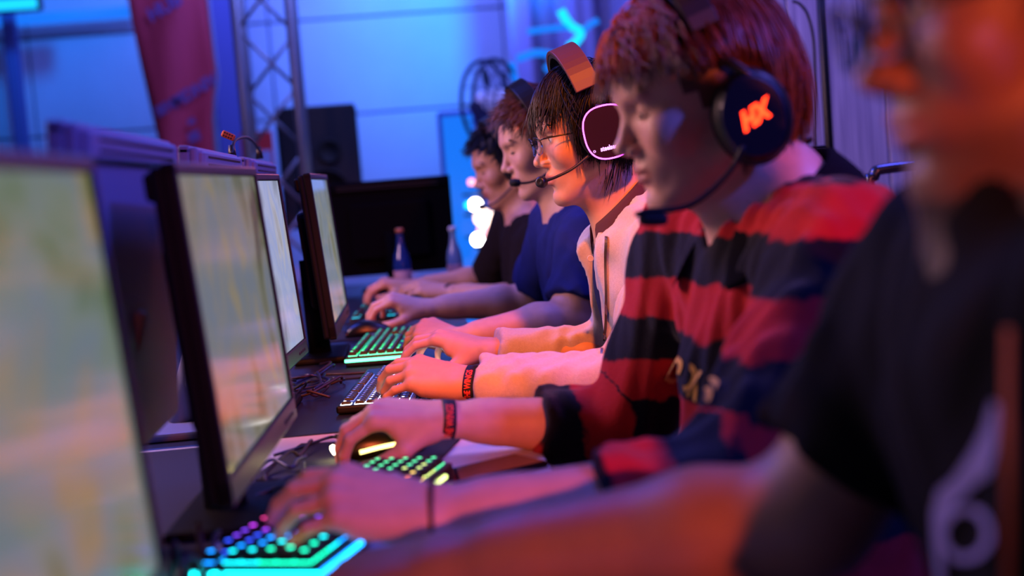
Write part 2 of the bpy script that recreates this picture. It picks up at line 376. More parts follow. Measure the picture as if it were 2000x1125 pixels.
# ------------------------------------------------------------------ monitors
def monitor(loc, rz, label, smat, w_=.55, h=.352, tilt=4.2, z0=.07, group='monitors facing the players', sticker=None, shell=SIDE, bez=BEZ, flat=False):
    t = empty('monitor', loc, rz, label, 'monitor', group); Rt = roty(-D2R(tilt)); piv = np.array([0, 0, z0])
    def bld(m, name, mt, par, smooth=False):
        m.V = [piv+Rt @ np.array(v) for v in m.V]; return m.build(name, mt, par, smooth)
    b = .011; bb = .030; th = .016
    m = MB(); m.rbox((0, 0, bb/2), (th, w_, bb), .003, 2); m.rbox((0, 0, h-b*1.2/2), (th, w_, b*1.2), .003, 2)
    for s in (-1, 1): m.rbox((0, s*(w_/2-b/2), h/2), (th, b, h-.006), .003, 2)
    bz = bld(m, 'bezel', SIDE if bez is BEZ else bez, t)
    if bez is BEZ:
        bz.data.materials.append(BEZ)
        for p_ in bz.data.polygons:
            if p_.normal.x > .6: p_.material_index = 1  # front faces lighter: the blue reflection is put into the colour
    m = MB(); y, z1, z2 = w_/2-b+.001, bb-.001, h-b*1.2+.001; X = th/2-.004
    m.add([(X, -y, z1), (X, y, z1), (X, y, z2), (X, -y, z2), (X-.004, -y, z1), (X-.004, y, z1), (X-.004, y, z2), (X-.004, -y, z2)], [(0, 1, 2, 3), (7, 6, 5, 4), (0, 4, 5, 1), (1, 5, 6, 2), (2, 6, 7, 3), (3, 7, 4, 0)])
    bld(m, 'screen', smat, t)
    m = MB(); m.rbox((-.013, 0, h/2), (.014, w_-.004, h-.004), .005, 2); flat or m.rbox((-.030, 0, h/2-.01), (.030, w_*.62, h*.6), .012, 2)
    bs = bld(m, 'back_shell', shell, t)
    m = MB(); m.rbox((-.022, 0, h-.022), (.014, w_*.96, .030), .004, 1); bld(m, 'vent_ridge', shell, t)
    for k in range(2):
        m = MB(); m.box((-.0292, 0, h-.016-.011*k), (.0012, w_*.8, .003)); bld(m, 'vent_slot', BLKM, t)
    m = MB(); nx = .062 if flat else -.052; m.tube([(nx, 0, .012), (-.02 if flat else -.060, 0, z0+h*.45)], [.026, .022], 12, True); m.build('neck', shell, t, True)
    m = MB(); m.rbox((nx+.006, 0, .008), (.115, .24, .014), .005, 2); m.build('base', shell, t)
    for k in range(4):
        m = MB(); m.rbox((th/2, w_/2-.05-.022*k, .013), (.003, .012, .005), .001, 1); bld(m, 'button', BLKM, bz)
    if sticker:
        m = MB(); m.box((-.0207, sticker[0], sticker[1]), (.001, sticker[2], sticker[3])); o = bld(m, 'sticker', LABEL, t); o['label'] = 'pink paper sticker'
    return t
SCOLS = ['#3c4a36', '#6d7a55', '#9a9c86', '#8f9aa8', '#a89a74', '#6f7f58']
monitor((-.211, .775, .74), D2R(-1), 'blurred monitor closest to the camera, at the left edge', screen_mat('screen_a', ['#4e6a44', '#7d9468', '#94a496', '#8d9fa8', '#b3a377', '#7f9457'], .5, .9, 1.3))
monitor((-.177, 1.60, .74), D2R(-3), 'black monitor standing over the rainbow-lit keyboard', screen_mat('screen_b', ['#5a5c48', '#7e8065', '#9c9c92', '#8e98a8', '#b0a488', '#8a8a60'], .52, 1.2, 4.1), w_=.525)
monitor((-.212, 2.335, .74), D2R(-4), 'monitor with a bright violet-white screen, second one from the truss', screen_mat('screen_c', ['#8c94a8', '#a5abc4', '#b9bfe0', '#a8b4e0', '#c3c2d0', '#98907c'], .75, 1.2, 7.7))
monitor((-.140, 3.07, .74), D2R(-1.0), 'narrow-looking monitor farthest along the row, in front of the black monitor back', screen_mat('screen_d', ['#6b7466', '#8a9088', '#a0a8b4', '#8f9cae', '#b4b09c', '#7c8468'], .6, 1.2, 10.2))
for (Y, lb, st) in [(1.51, 'grey back of a monitor with a pink sticker, beside the nearest screen', (-.245, .26, .035, .13)), (2.27, 'grey monitor back peeking over the screen above the rainbow keyboard', None), (3.03, 'pale monitor back peeking over the violet-white screen', None)]:
    monitor((-.322, Y, .74), math.pi, lb, screen_mat('screen_e', SCOLS, .4, 1, 3), w_=.53, h=.36, tilt=4, z0=.105, group='monitors turned away from the camera', sticker=st, shell=SHELL, bez=SHELL, flat=True)
bc = (atY(640, 356, 4.9)+atY(868, 345, 4.9))/2
monitor((bc[0], 4.9, .74), D2R(90), 'black monitor seen from behind at the end of the table', MATS['screen_e'], w_=.46, h=.345, tilt=2, z0=.062, group='monitors turned away from the camera', shell=SIDE2, bez=SIDE2)

# ------------------------------------------------------------------ keyboards
key_mesh = {}
def key_of(wd, low=False):
    k = (round(wd, 2), low)
    if k in key_mesh: return key_mesh[k]
    u = .019; a = u*wd/2-.0012; b = u/2-.0012; hh = .0045 if low else .0085; ti = .0022
    V = [(-b, -a, 0), (b, -a, 0), (b, a, 0), (-b, a, 0), (-b+ti, -a+ti, hh), (b-ti, -a+ti, hh), (b-ti, a-ti, hh), (-b+ti, a-ti, hh)]
    F = [(4, 5, 6, 7), (0, 1, 5, 4), (1, 2, 6, 5), (2, 3, 7, 6), (3, 0, 4, 7), (3, 2, 1, 0)]
    n0 = len(V); g = .0034 if not low else .0024
    cx = -.002
    V += [(cx+g*math.cos(2*math.pi*i/8), g*.9*math.sin(2*math.pi*i/8), hh+.0004) for i in range(8)]; F.append(tuple(n0+i for i in range(8)))
    # lit skirt under the cap
    n1 = len(V); s = .0006
    V += [(-b-s, -a-s, -.001), (b+s, -a-s, -.001), (b+s, a+s, -.001), (-b-s, a+s, -.001), (-b-s, -a-s, .0001), (b+s, -a-s, .0001), (b+s, a+s, .0001), (-b-s, a+s, .0008)]
    F += [(n1, n1+1, n1+5, n1+4), (n1+1, n1+2, n1+6, n1+5), (n1+2, n1+3, n1+7, n1+6), (n1+3, n1, n1+4, n1+7)]
    me = bpy.data.meshes.new('keycap'); me.from_pydata(V, [], F); me.materials.append(BLK); me.materials.append(glow('#20ffe0', 4))
    for p in me.polygons[6:]: p.material_index = 1
    key_mesh[k] = me; return me
def layout(full=True):
    """rows from the back edge (function keys) to the front edge (space bar): (row, start, width) in key units"""
    out = []
    out += [(0, 0, 1)]+[(0, 2+i, 1) for i in range(4)]+[(0, 6.5+i, 1) for i in range(4)]+[(0, 11+i, 1) for i in range(4)]
    out += [(1.25, i, 1) for i in range(13)]+[(1.25, 13, 2)]
    out += [(2.25, 0, 1.5)]+[(2.25, 1.5+i, 1) for i in range(12)]+[(2.25, 13.5, 1.5)]
    out += [(3.25, 0, 1.75)]+[(3.25, 1.75+i, 1) for i in range(11)]+[(3.25, 12.75, 2.25)]
    out += [(4.25, 0, 2.25)]+[(4.25, 2.25+i, 1) for i in range(10)]+[(4.25, 12.25, 2.75)]
    out += [(5.25, 0, 1.25), (5.25, 1.25, 1.25), (5.25, 2.5, 1.25), (5.25, 3.75, 6.25), (5.25, 10, 1.25), (5.25, 11.25, 1.25), (5.25, 12.5, 1.25), (5.25, 13.75, 1.25)]
    out += [(0, 15.25+i, 1) for i in range(3)]+[(1.25, 15.25+i, 1) for i in range(3)]+[(2.25, 15.25+i, 1) for i in range(3)]+[(4.25, 16.25, 1)]+[(5.25, 15.25+i, 1) for i in range(3)]
    if full:
        for r in (1.25, 2.25, 3.25, 4.25, 5.25): out += [(r, 18.5+i, 1) for i in range(4)]
    return out
def keyboard(fl, ang, label, colour, full=True, low=False, strip=None):
    """fl = front-left corner (nearest the player and the camera) on the table; long axis = local +Y, player side = local +X"""
    u = .019; W_ = 6.35*u+.014; L_ = (22.6 if full else 18.4)*u+.010
    t = empty('keyboard', (fl[0], fl[1], .742), ang, label, 'keyboard', 'lit keyboards')
    th = .014 if low else .022
    m = MB(); m.rbox((-W_/2, L_/2, th/2), (W_, L_, th), .004, 2); m.build('case', mat('case_black', '#0c0d10', .35), t)
    for (r, s, w_) in layout(full):
        y = .005+u*(s+w_/2); x = -W_+.007+u*(r+.5)
        o = bpy.data.objects.new('keycap', key_of(w_, low)); COL.objects.link(o); o.parent = t; o.location = (x, y, th+.001)
        o.material_slots[1].link = 'OBJECT'; o.material_slots[1].material = colour(r, s)
    if strip:
        for (nm, a, b, col) in strip(W_, L_, th):
            mm = MB(); mm.tube([a, b], .0032, 6); mm.build('light_strip', col, t)
    return t
RB = {i: glow(c, s) for i, (c, s) in enumerate([('#10ffc8', 6), ('#10e8f0', 7), ('#1090ff', 7), ('#3050ff', 5), ('#8040ff', 4), ('#d040ff', 4), ('#ff40a0', 3.5), ('#ff2020', 3.5), ('#ff7a20', 3.5), ('#ffd060', 3.5), ('#e8ff90', 3), ('#60ffb0', 3)])}
def rainbow(r, s):
    v = (s+(5.25-r)*.9)*.55
    return RB[int(max(0, min(11, v)))]
kb2 = keyboard((-.100, 1.268), -D2R(20), 'keyboard with rainbow-lit keys under the hand with the thin black bracelet', rainbow,
    strip=lambda W_, L_, th: [('l', (-W_, -.001, th*.55), (0, -.001, th*.55), RB[1]), ('f', (.001, .002, th*.55), (.001, .11, th*.55), RB[2]), ('g', (.001, .33, th*.55), (.001, .40, th*.55), RB[10])])
WG = [glow('#b8b8ff', 9), glow('#8088ff', 2.2), glow('#ffffff', 9)]
kb3 = keyboard((.010, 2.245), -D2R(6), 'flat keyboard with white-violet lit keys under the hand wearing the lettered wristband', lambda r, s: WG[2] if (s < .6) else (WG[0] if abs(r-2.0-(s-1)*.0) < .4 else WG[1]), full=True, low=True)
GG = [glow('#20ff90', 3), glow('#10d0b0', 2), glow('#60ffb0', 5)]
kb4 = keyboard((.006, 2.845), -D2R(5), 'keyboard with green-lit keys in front of the second far player', lambda r, s: GG[2] if s < 1 else (GG[0] if s < 5 else GG[1]), full=True,
    strip=lambda W_, L_, th: [('l', (-W_, -.001, th*.6), (0, -.001, th*.6), GG[2])])
kb5 = keyboard((-.01, 3.70), -D2R(4), 'dark keyboard with a few cyan lights at the far end', lambda r, s: glow('#10d8ff', 3) if (int(s*3+r*7) % 9 == 0) else BLK, full=False)

# ------------------------------------------------------------------ mouse pads, mice, phone
def mousepad(c, d, ang, label):
    m = MB(); m.rbox((0, 0, .002), (d[0], d[1], .004), .0018, 2); o = m.build('mouse_pad', mat('pad_black', '#12131b', .85, bump=.2, bscale=900)); o.location = (c[0], c[1], .7402); o.rotation_euler = (0, 0, ang)
    return tag(o, label, 'mouse pad', 'mouse pads')
mousepad((-.075, 1.872), (.25, .235), D2R(-14), 'black mouse pad on the white table beside the rainbow keyboard')
m = MB(); m.rbox((-.430, 1.28, .7415), (.41, 1.58, .003), .001, 1); tag(m.build('table_shade_sheet', mat('shade_dark', '#0e1020', .8, bump=.1, bscale=700)), 'dark sheet added as shade under the monitors on the white table', 'dark sheet')  # dark sheet added where the white tabletop lies in shade and clutter
mousepad((-.07, 2.745), (.25, .13), D2R(-3), 'black mouse pad between the white-lit and green-lit keyboards')
mousepad((-.08, 3.48), (.27, .22), D2R(-3), 'black mouse pad past the green-lit keyboard')
def mouse(loc, ang, label, body_m, lights, tilt=0):
    t = empty('mouse', loc, ang, label, 'mouse', 'computer mice')
    V = []; Fq = []; n, k = 16, 18
    for i in range(n+1):
        s = i/n; x = -.062+.124*s; w_ = .032*(math.sin(math.pi*min(1, max(0, .06+.90*s)))**.45)*(1-.12*math.sin(math.pi*s)); h = .040*math.sin(math.pi*(.10+.84*s**.85))**.75
        for j in range(k):
            a = math.pi*j/(k-1); y = -math.cos(a)*w_; z = (math.sin(a)**.65)*h
            V.append((x, y*(1+.08*math.sin(a)), z+.001))
    for i in range(n):
        for j in range(k-1): Fq.append((i*k+j, i*k+j+1, (i+1)*k+j+1, (i+1)*k+j))
    Fq.append(tuple(range(k))); Fq.append(tuple(n*k+j for j in range(k-1, -1, -1)))
    for i in range(n): Fq.append((i*k, (i+1)*k, (i+1)*k+k-1, i*k+k-1))
    mesh_obj('shell', V, Fq, body_m, t, True)
    m = MB(); m.lathe([(.0015, -.0035), (.0105, -.0032), (.0115, -.002), (.0115, .002), (.0105, .0032), (.0015, .0035)], 18, rotx(D2R(90)), (-.036, 0, .029)); m.build('scroll_wheel', BLKM, t, True)
    for (pts, r, gm) in lights:
        m = MB(); m.tube(bez(pts, 14), r, 6); m.build('light_strip', gm, t, True)
    m = MB(); m.box((-.040, 0, .0335), (.040, .0008, .004)); m.build('button_gap', BLKM, t)
    return t
mouse((-.048, 1.875, .7445), D2R(8), 'mouse with a warm white glow in the hand of the player in red stripes', mat('mouse_dark', '#17140c', .3), [([(-.061, -.012, .012), (-.0635, 0, .016), (-.061, .012, .012)], .0045, glow('#fff0b0', 26)), ([(-.03, -.0335, .012), (0, -.0335, .016), (.03, -.032, .018)], .0028, glow('#ffe080', 5))])
mouse((.030, 2.60, .745), D2R(10), 'mouse with pink-white light strips in the hand of the player in the hoodie', mat('mouse_gloss', '#1a0a16', .2), [([(-.02, -.0350, .026), (.010, -.0355, .031), (.035, -.034, .022), (.048, -.030, .012)], .0022, glow('#fff0ff', 10)), ([(-.060, -.022, .012), (-.052, -.029, .017), (-.044, -.031, .018)], .0026, glow('#ffb8ff', 8)), ([(-.055, -.01, .030), (-.04, .0, .034)], .002, glow('#ff30d0', 3))])
mouse((-.085, 3.42, .745), D2R(6), 'black mouse in the hand of the player in the blue shirt', mat('mouse_black', '#0e0e10', .3), [])
m = MB(); m.rbox((0, 0, .004), (.075, .15, .008), .0035, 3); o = m.build('phone_body', GLOSS); o.name = 'body'
ph = empty('phone', (.092, 1.70, .7402), D2R(-60), 'dark smartphone lying on the white table by the forearms', 'phone'); o.parent = ph
m = MB(); m.box((0, 0, .0083), (.069, .143, .0006)); m.build('glass', mat('phone_glass', '#1a1014', .1), ph)

# ------------------------------------------------------------------ cables on the table
rg = random.Random(5)
CABC = [mat('cable_black', '#0b0b0d', .5), mat('cable_brown', '#2a1410', .5), mat('cable_navy', '#12183a', .4)]
def cable(pts, r, mt, label, group='cables behind the keyboards'):
    m = MB(); m.tube(bez(pts, 36), r, 6); return tag(m.build('cable', mt, None, True), label, 'cable', group)
for i in range(9):
    a = np.array([rg.uniform(-.24, -.17), rg.uniform(2.42, 2.62), .748]); pts = [a]
    for k in range(5): a = a+np.array([rg.uniform(-.03, .05), rg.uniform(-.05, .09), 0]); a[0] = min(max(a[0], -.25), -.125); a[2] = .746+.014*rg.random()*(k % 2)+.004*i*.4; pts.append(a.copy())
    cable(pts, .0026, CABC[i % 3], '%s cable tangled left of the flat white-lit keyboard, %s' % (('black', 'brown', 'navy')[i % 3], ('lying lowest', 'in the middle', 'on top')[i//3]))
for i in range(5):
    a = np.array([rg.uniform(-.24, -.18), rg.uniform(1.62, 1.78), .748]); pts = [a]
    for k in range(5): a = a+np.array([rg.uniform(-.03, .05), rg.uniform(-.03, .07), 0]); a[0] = min(max(a[0], -.25), -.15); a[2] = .746+.012*rg.random()*(k % 2)+.003*i; pts.append(a.copy())
    cable(pts, .0026, CABC[i % 3], '%s cable under the monitor over the rainbow keyboard, %s' % (('black', 'brown', 'navy')[i % 3], ('nearest the table', 'crossing above the others')[i//3]))
for i in range(6):
    a = np.array([rg.uniform(-.26, -.2), rg.uniform(1.05, 1.2), .748]); pts = [a]
    for k in range(5): a = a+np.array([rg.uniform(-.02, .03), rg.uniform(-.04, .09), 0]); a[0] = min(max(a[0], -.28), -.19); a[2] = .746+.05*rg.random()*(k % 2)+.003*i; pts.append(a.copy())
    cable(pts, .003, CABC[(i+1) % 3], '%s cable beside the nearest screen, %s' % (('brown', 'navy', 'black')[i % 3], ('nearest the table', 'looping above the others')[i//3]))
cable([(-.20, 1.93, .746), (-.16, 1.98, .746), (-.125, 2.03, .746), (-.11, 2.00, .75)], .0024, CABC[0], 'black mouse cable curling past the white table corner', None)
cable([(-.24, 2.70, .747), (-.18, 2.74, .747), (-.12, 2.72, .747), (-.06, 2.70, .748), (-.02, 2.66, .75)], .0026, CABC[1], 'brown mouse cable running in front of the green-lit keyboard', None)
cable([(-.30, 1.50, .80), (-.30, 1.36, .772), (-.262, 1.31, .756), (-.252, 1.30, .752)], .0028, CABC[2], 'navy keyboard cable leaving the rainbow keyboard', None)
q0 = atZ(835, 776, .746); cable([q0+np.array([.05*math.cos(a*1.9)*(.6+.4*math.sin(a*.7)), .06*math.sin(a*2.3), .012*abs(math.sin(a*1.3))]) for a in np.linspace(0, 9, 26)], .0022, CABC[1], 'thin brown cable bunched up between the two lettered wristbands', None)
# video cable with an orange plug draped over the monitor back
vc = empty('video_cable', tuple(atX(470, 285, -.30)), 0, 'cable with an orange plug draped over a monitor back', 'cable'); B0 = atX(470, 285, -.30)
pp = [atX(x, y, -.30)-B0 for (x, y) in [(452, 300), (455, 282), (462, 272), (480, 268), (495, 277), (505, 292), (508, 300)]]
m = MB(); m.tube(bez(pp, 30), .0035, 8); m.build('cord', CABC[0], vc, True)
q = atX(446, 265, -.30)-B0; m = MB(); m.rbox(q, (.026, .014, .013), .003, 2, roty(D2R(28))); m.build('plug', mat('plug_orange', '#c8622a', .5), vc)
for k in range(8):
    m = MB(); d_ = roty(D2R(28)) @ np.array([-.0075+.005*(k % 4), -.0068, -.0028+.0056*(k//4)]); m.box(q+d_, (.0028, .002, .0028)); m.build('pin_hole', BLKM, vc)
for (x, y) in [(453, 297), (506, 297)]:
    q = atX(x, y, -.30)-B0; m = MB(); m.tube([q+np.array([0, 0, -.016]), q+np.array([0, 0, .014])], [.009, .006], 10); m.build('plug_boot', BLK, vc, True)

# ------------------------------------------------------------------ bottles
def bottle(loc, label, gm, h=.25, capm=None):
    t = empty('bottle', loc, 0, label, 'bottle'); s = h/.25
    m = MB(); m.lathe([(r*s, z*s) for r, z in [(.004, 0), (.030, .001), (.032, .01), (.032, .12), (.028, .15), (.016, .185), (.0125, .21), (.0125, .235), (.014, .238), (.014, .243), (.004, .244)]], 24); m.build('glass', gm, t, True)
    m = MB(); m.lathe([(r*s, z*s) for r, z in [(.0323, .035), (.0328, .036), (.0328, .098), (.0323, .099)]], 24); m.build('paper_label', mat('bottle_label', '#b98a90', .7), t, True)
    m = MB(); m.lathe([(r*s, z*s) for r, z in [(.004, .236), (.0155, .236), (.016, .248), (.012, .252), (.003, .252)]], 18); m.build('cap', capm or mat('cap_metal', '#a06a50', .4, metal=.6), t, True)
    return t
bp = atY(788, 548, 4.55); bottle((bp[0], 4.55, .74), 'glass bottle with a pink label in front of the black monitor back', mat('bottle_glass', '#2a4a9a', .12, trans=.55, coat=.3), .235)
bp = atY(889, 520, 4.75); bottle((bp[0], 4.75, .74), 'clear bottle with a pale cap just right of the black monitor back', mat('bottle_clear', '#9fc4f0', .12, trans=.6), .22, mat('cap_white', '#d0d4e8', .4))

# ------------------------------------------------------------------ things behind
fl_ = empty('beach_flag', (float(atY(340, 280, 9)[0]), 9.0, 0), 0, 'red feather flag with pale lettering at the left', 'flag')
fx = fl_.location.x; V = []; F = []
prof = [(.55, 310, 418), (1.0, 312, 419), (1.48, None, None)]
ed = [(0, 250, 402), (40, 256, 407), (80, 264, 412), (120, 272, 417), (160, 281, 423), (200, 290, 417), (240, 300, 415), (285, 311, 418), (420, 332, 430), (560, 352, 441)]
n = 8
for (y, xl, xr) in [(-260, 208, 330), (-130, 228, 372)]+ed:
    a = atY(xl, y, 9); b = atY(xr, y-9, 9)
    for k in range(n+1):
        p = a+(b-a)*k/n; V.append((p[0]-fx, .03*math.sin(k*1.1+y*.01), p[2]))
m_ = len(V)//(n+1); F = [(i*(n+1)+k, (i+1)*(n+1)+k, (i+1)*(n+1)+k+1, i*(n+1)+k+1) for i in range(m_-1) for k in range(n)]
o = mesh_obj('sail', V, F, mat('flag_red', '#ee4a60', .8, bump=.1, bscale=40), fl_, True); o.modifiers.new('thick', 'SOLIDIFY').thickness = .004
m = MB(); m.tube([tuple(np.array(V[i*(n+1)+n])+np.array([.012, 0, 0])) for i in range(m_)]+[(V[-1][0]+.02, 0, .05)], .012, 8); m.build('pole', mat('pole_pale', '#9a98b0', .4), fl_, True)
m = MB(); m.rbox((V[-1][0]+.02, 0, .03), (.45, .45, .05), .02, 2); m.build('base', BLK, fl_)
pr = mat('print_lilac', '#8a6ab0', .8)
for (txt, x, y, sz, rot) in [('MDNIV', 379, 178, .105, 27), ('SEW', 326, 208, .085, 27), ('HUB', 320, 14, .12, 27), ('at', 372, 236, .06, 20), ('gg', 376, 262, .09, 20)]:
    V2, F2 = text_mesh(txt, sz, 0, .1, .004); p = atY(x, y, 8.93); c, s = math.cos(D2R(rot)), math.sin(D2R(rot))
    m = MB(); m.add([(p[0]-fx+v[0]*c-v[1]*s, -.055, p[2]+v[0]*s+v[1]*c) for v in V2], F2); m.build('lettering', pr, fl_)
# lattice truss tower
tx0 = float(atY(525, 150, 6.8)[0]); tr = empty('truss_tower', (tx0, 6.92, 0), 0, 'aluminium lattice truss tower in front of the loudspeaker', 'truss'); hw = .133
ALU = mat('truss_alu', '#8b8f9c', .42, metal=.6)
for sx in (-1, 1):
    for sy in (-1, 1):
        m = MB(); m.tube([(sx*hw, sy*hw, 0), (sx*hw, sy*hw, 3.2)], .025, 12); m.build('chord', ALU, tr, True)
P_ = .30
for k in range(10):
    z = .15+k*P_; sg = 1 if k % 2 else -1
    for sy in (-1, 1): m = MB(); m.tube([(-sg*sy*hw, sy*hw, z), (sg*sy*hw, sy*hw, z+P_)], .009, 8); m.build('diagonal', ALU, tr, True)
    for sx in (-1, 1): m = MB(); m.tube([(sx*hw, -sg*sx*hw, z), (sx*hw, sg*sx*hw, z+P_)], .009, 8); m.build('diagonal', ALU, tr, True)
# loudspeaker
s0 = atY(622, 205, 7.5); sp = empty('loudspeaker', (float(s0[0])-.02, 7.62, 0), 0, 'black loudspeaker on a stand behind the truss tower', 'loudspeaker')
SPK = mat('speaker_black', '#15141c', .7)
m = MB(); m.rbox((0, 0, 1.26), (.44, .36, .67), .015, 2); m.build('cabinet', SPK, sp)
m = MB(); m.lathe([(.15, 0), (.15, .012), (.135, .015), (.12, -.01), (.05, -.05), (.002, -.05)], 28, rotx(D2R(90)), (0.02, -.182, 1.10)); m.build('woofer', BLKM, sp, True)
m = MB(); m.lathe([(.07, 0), (.07, .01), (.055, .012), (.02, -.03), (.002, -.03)], 24, rotx(D2R(90)), (0.06, -.182, 1.34)); m.build('tweeter', BLKM, sp, True)
m = MB(); m.tube([(0, 0, 0.05), (0, 0, .93)], .018, 10); m.build('pole', BLK, sp, True)
for k in range(3):
    a = 2*math.pi*k/3+.4; m = MB(); m.tube([(0, 0, .45), (.4*math.cos(a), .4*math.sin(a), .01)], .011, 8); m.build('leg', BLK, sp, True)
# lit display box
lb0, lb1 = atY(858, 218, 8), atY(924, 218, 8); lbx = float((lb0+lb1)[0]/2); lb = empty('light_box', (lbx, 8.1, 0), 0, 'tall glowing azure display box beside the far players', 'light box'); wd = float(lb1[0]-lb0[0])
m = MB(); m.rbox((0, .0, .77), (wd+.02, .2, 1.54), .01, 2); m.build('frame', mat('box_frame', '#3a60c0', .5), lb)
m = MB(); m.box((0, -.105, .78), (wd-.02, .006, 1.46)); m.build('lit_panel', glow('#0878ff', .95), lb)
# small lamps sparkling behind the farthest player
lg = 0
for (x, y, r, c, st, lbl) in [(921, 356, .018, '#ff9ab0', 3, 'small pink glowing lamp, topmost of the cluster'), (929, 400, .032, '#fff0ff', 12, 'round white lamp, upper one of the cluster'), (934, 468, .032, '#ffffff', 20, 'bright white lamp, lowest of the cluster'), (943, 425, .045, '#ffd8c0', 4, 'cream lamp, left of the middle of the cluster'), (962, 432, .045, '#ffdccc', 4, 'cream lamp, right of the middle of the cluster'), (947, 452, .040, '#ffb0c0', 2.5, 'pink lamp below the cream lamps'), (914, 401, .018, '#10b0ff', 4, 'tiny cyan lamp at the left of the cluster'), (980, 420, .025, '#2a70ff', 2, 'blue lamp at the right of the cluster')]:
    p = atY(x, y, 6.6); t = empty('stage_bulb', tuple(p), 0, lbl, 'lamp', 'sparkling lamps behind the farthest player')
    m = MB(); m.lathe([(r*math.sin(math.pi*i/10)+.0005, -r*math.cos(math.pi*i/10)) for i in range(11)], 16); m.build('bulb', glow(c, st), t, True)
    m = MB(); m.lathe([(.3*r, -r*1.5), (.55*r, -r*1.4), (.55*r, -r*.85), (.3*r, -r*.8)], 12); m.build('socket', BLKM, t, True)
st_ = empty('lamp_stand', (float(atY(945, 440, 6.7)[0]), 6.72, 0), 0, 'thin dark stand carrying the cluster of small lamps', 'stand')
m = MB(); m.tube([(0, 0, .02), (0, 0, 1.12)], .012, 8); m.build('pole', BLK, st_, True)
m = MB(); m.lathe([(.01, 0), (.16, .0), (.16, .015), (.02, .03)], 24); m.build('base', BLK, st_, True)
for z in (.84, .95, 1.05): m = MB(); m.tube([(-.10, -.10, z), (.12, -.10, z)], .006, 6); m.build('crossbar', BLK, st_, True)
# blurred white lamp on the far table
p = atY(876, 524, 4.62); t = empty('table_light', (p[0], 4.62, .742), 0, 'small cyan-white glowing gadget on the far table', 'lamp')
m = MB(); m.rbox((0, 0, .015), (.055, .04, .03), .008, 2); m.build('body', mat('gadget', '#4a7ab0', .4), t); m = MB(); m.rbox((0, -.021, .018), (.036, .004, .018), .0015, 1); m.build('lit_face', glow('#b0f8ff', 10), t)
# fan
f0 = atY(950, 205, 7.5); fan = empty('pedestal_fan', (float(f0[0]), 7.5, 0), 0, 'dark pedestal fan with a pale hub behind the players', 'fan'); Rf = rotz(D2R(52)) @ rotx(D2R(90)); fz = float(f0[2])
FD = mat('fan_dark', '#1c2450', .5)
def ring(rad, r, off=0.0, nn=40):
    return [np.array([0, 0, fz])+Rf @ np.array([rad*math.cos(2*math.pi*i/nn), rad*math.sin(2*math.pi*i/nn), off]) for i in range(nn+1)]
for rr, of in ((.245, 0), (.245, .08), (.17, .11), (.10, .12)): m = MB(); m.tube(ring(rr, 0, of), .012 if rr > .2 else .004, 8, False); m.build('guard_ring', FD, fan, True)
for k in range(16):
    a = 2*math.pi*k/16; g = lambda rr, of: np.array([0, 0, fz])+Rf @ np.array([rr*math.cos(a), rr*math.sin(a), of]); m = MB(); m.tube([g(.05, .12), g(.17, .11), g(.245, .08), g(.245, 0)], .003, 5); m.build('guard_wire', FD, fan, True)
for k in range(4):
    a = 2*math.pi*k/4+.3; V = []
    for i in range(6):
        rr = .05+.16*i/5
        for s_ in (-1, 1):
            for o_ in (-.002, .002): b_ = a+s_*(.12+.25*math.sin(math.pi*i/5)*.9+.1); V.append(np.array([0, 0, fz])+Rf @ np.array([rr*math.cos(b_), rr*math.sin(b_), .04+s_*.02+o_]))
    F = []
    for i in range(5):
        b_ = i*4; c_ = b_+4; F += [(b_, c_, c_+2, b_+2), (b_+1, b_+3, c_+3, c_+1), (b_, b_+1, c_+1, c_), (b_+2, c_+2, c_+3, b_+3)]
    F += [(0, 2, 3, 1), (20, 21, 23, 22)]; mesh_obj('blade', V, F, FD, fan)
m = MB(); m.lathe([(.002, -.06), (.06, -.06), (.085, -.02), (.085, .09), (.075, .128), (.002, .135)], 24, Rf, (0, 0, fz)); m.build('hub', mat('hub_pale', '#e6ecff', .4), fan, True)
m = MB(); m.tube([(0, .05, .02), (0, .05, fz-.24)], .016, 10); m.build('pole', FD, fan, True); m = MB(); m.lathe([(.01, 0), (.2, 0), (.2, .02), (.03, .04)], 28, None, (0, .05, 0)); m.build('base', FD, fan, True)
# tube frame, the blue lamplight on it made as an emissive glow
tl0 = atY(1090, 100, 7.6); tl = empty('blue_tube_frame', (float(tl0[0]), 7.6, 0), 0, 'branching frame of tubes above the seated players, their blue light an added glow', 'lamp')
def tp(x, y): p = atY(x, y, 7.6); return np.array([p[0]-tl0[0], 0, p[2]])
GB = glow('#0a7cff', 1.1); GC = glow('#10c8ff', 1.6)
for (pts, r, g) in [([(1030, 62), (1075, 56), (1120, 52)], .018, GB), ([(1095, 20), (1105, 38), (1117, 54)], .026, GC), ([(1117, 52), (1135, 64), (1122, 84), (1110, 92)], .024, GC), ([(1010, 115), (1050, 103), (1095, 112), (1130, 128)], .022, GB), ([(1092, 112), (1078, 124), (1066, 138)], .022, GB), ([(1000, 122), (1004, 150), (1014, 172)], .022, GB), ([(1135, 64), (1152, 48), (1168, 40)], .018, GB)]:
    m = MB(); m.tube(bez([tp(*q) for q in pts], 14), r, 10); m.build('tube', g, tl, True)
m = MB(); m.tube([tuple(tp(1060, 110)*np.array([1, 0, 0])+np.array([0, .02, .02])), tuple(tp(1060, 110)+np.array([0, .02, 0]))], .014, 10); m.build('pole', BLK, tl, True)
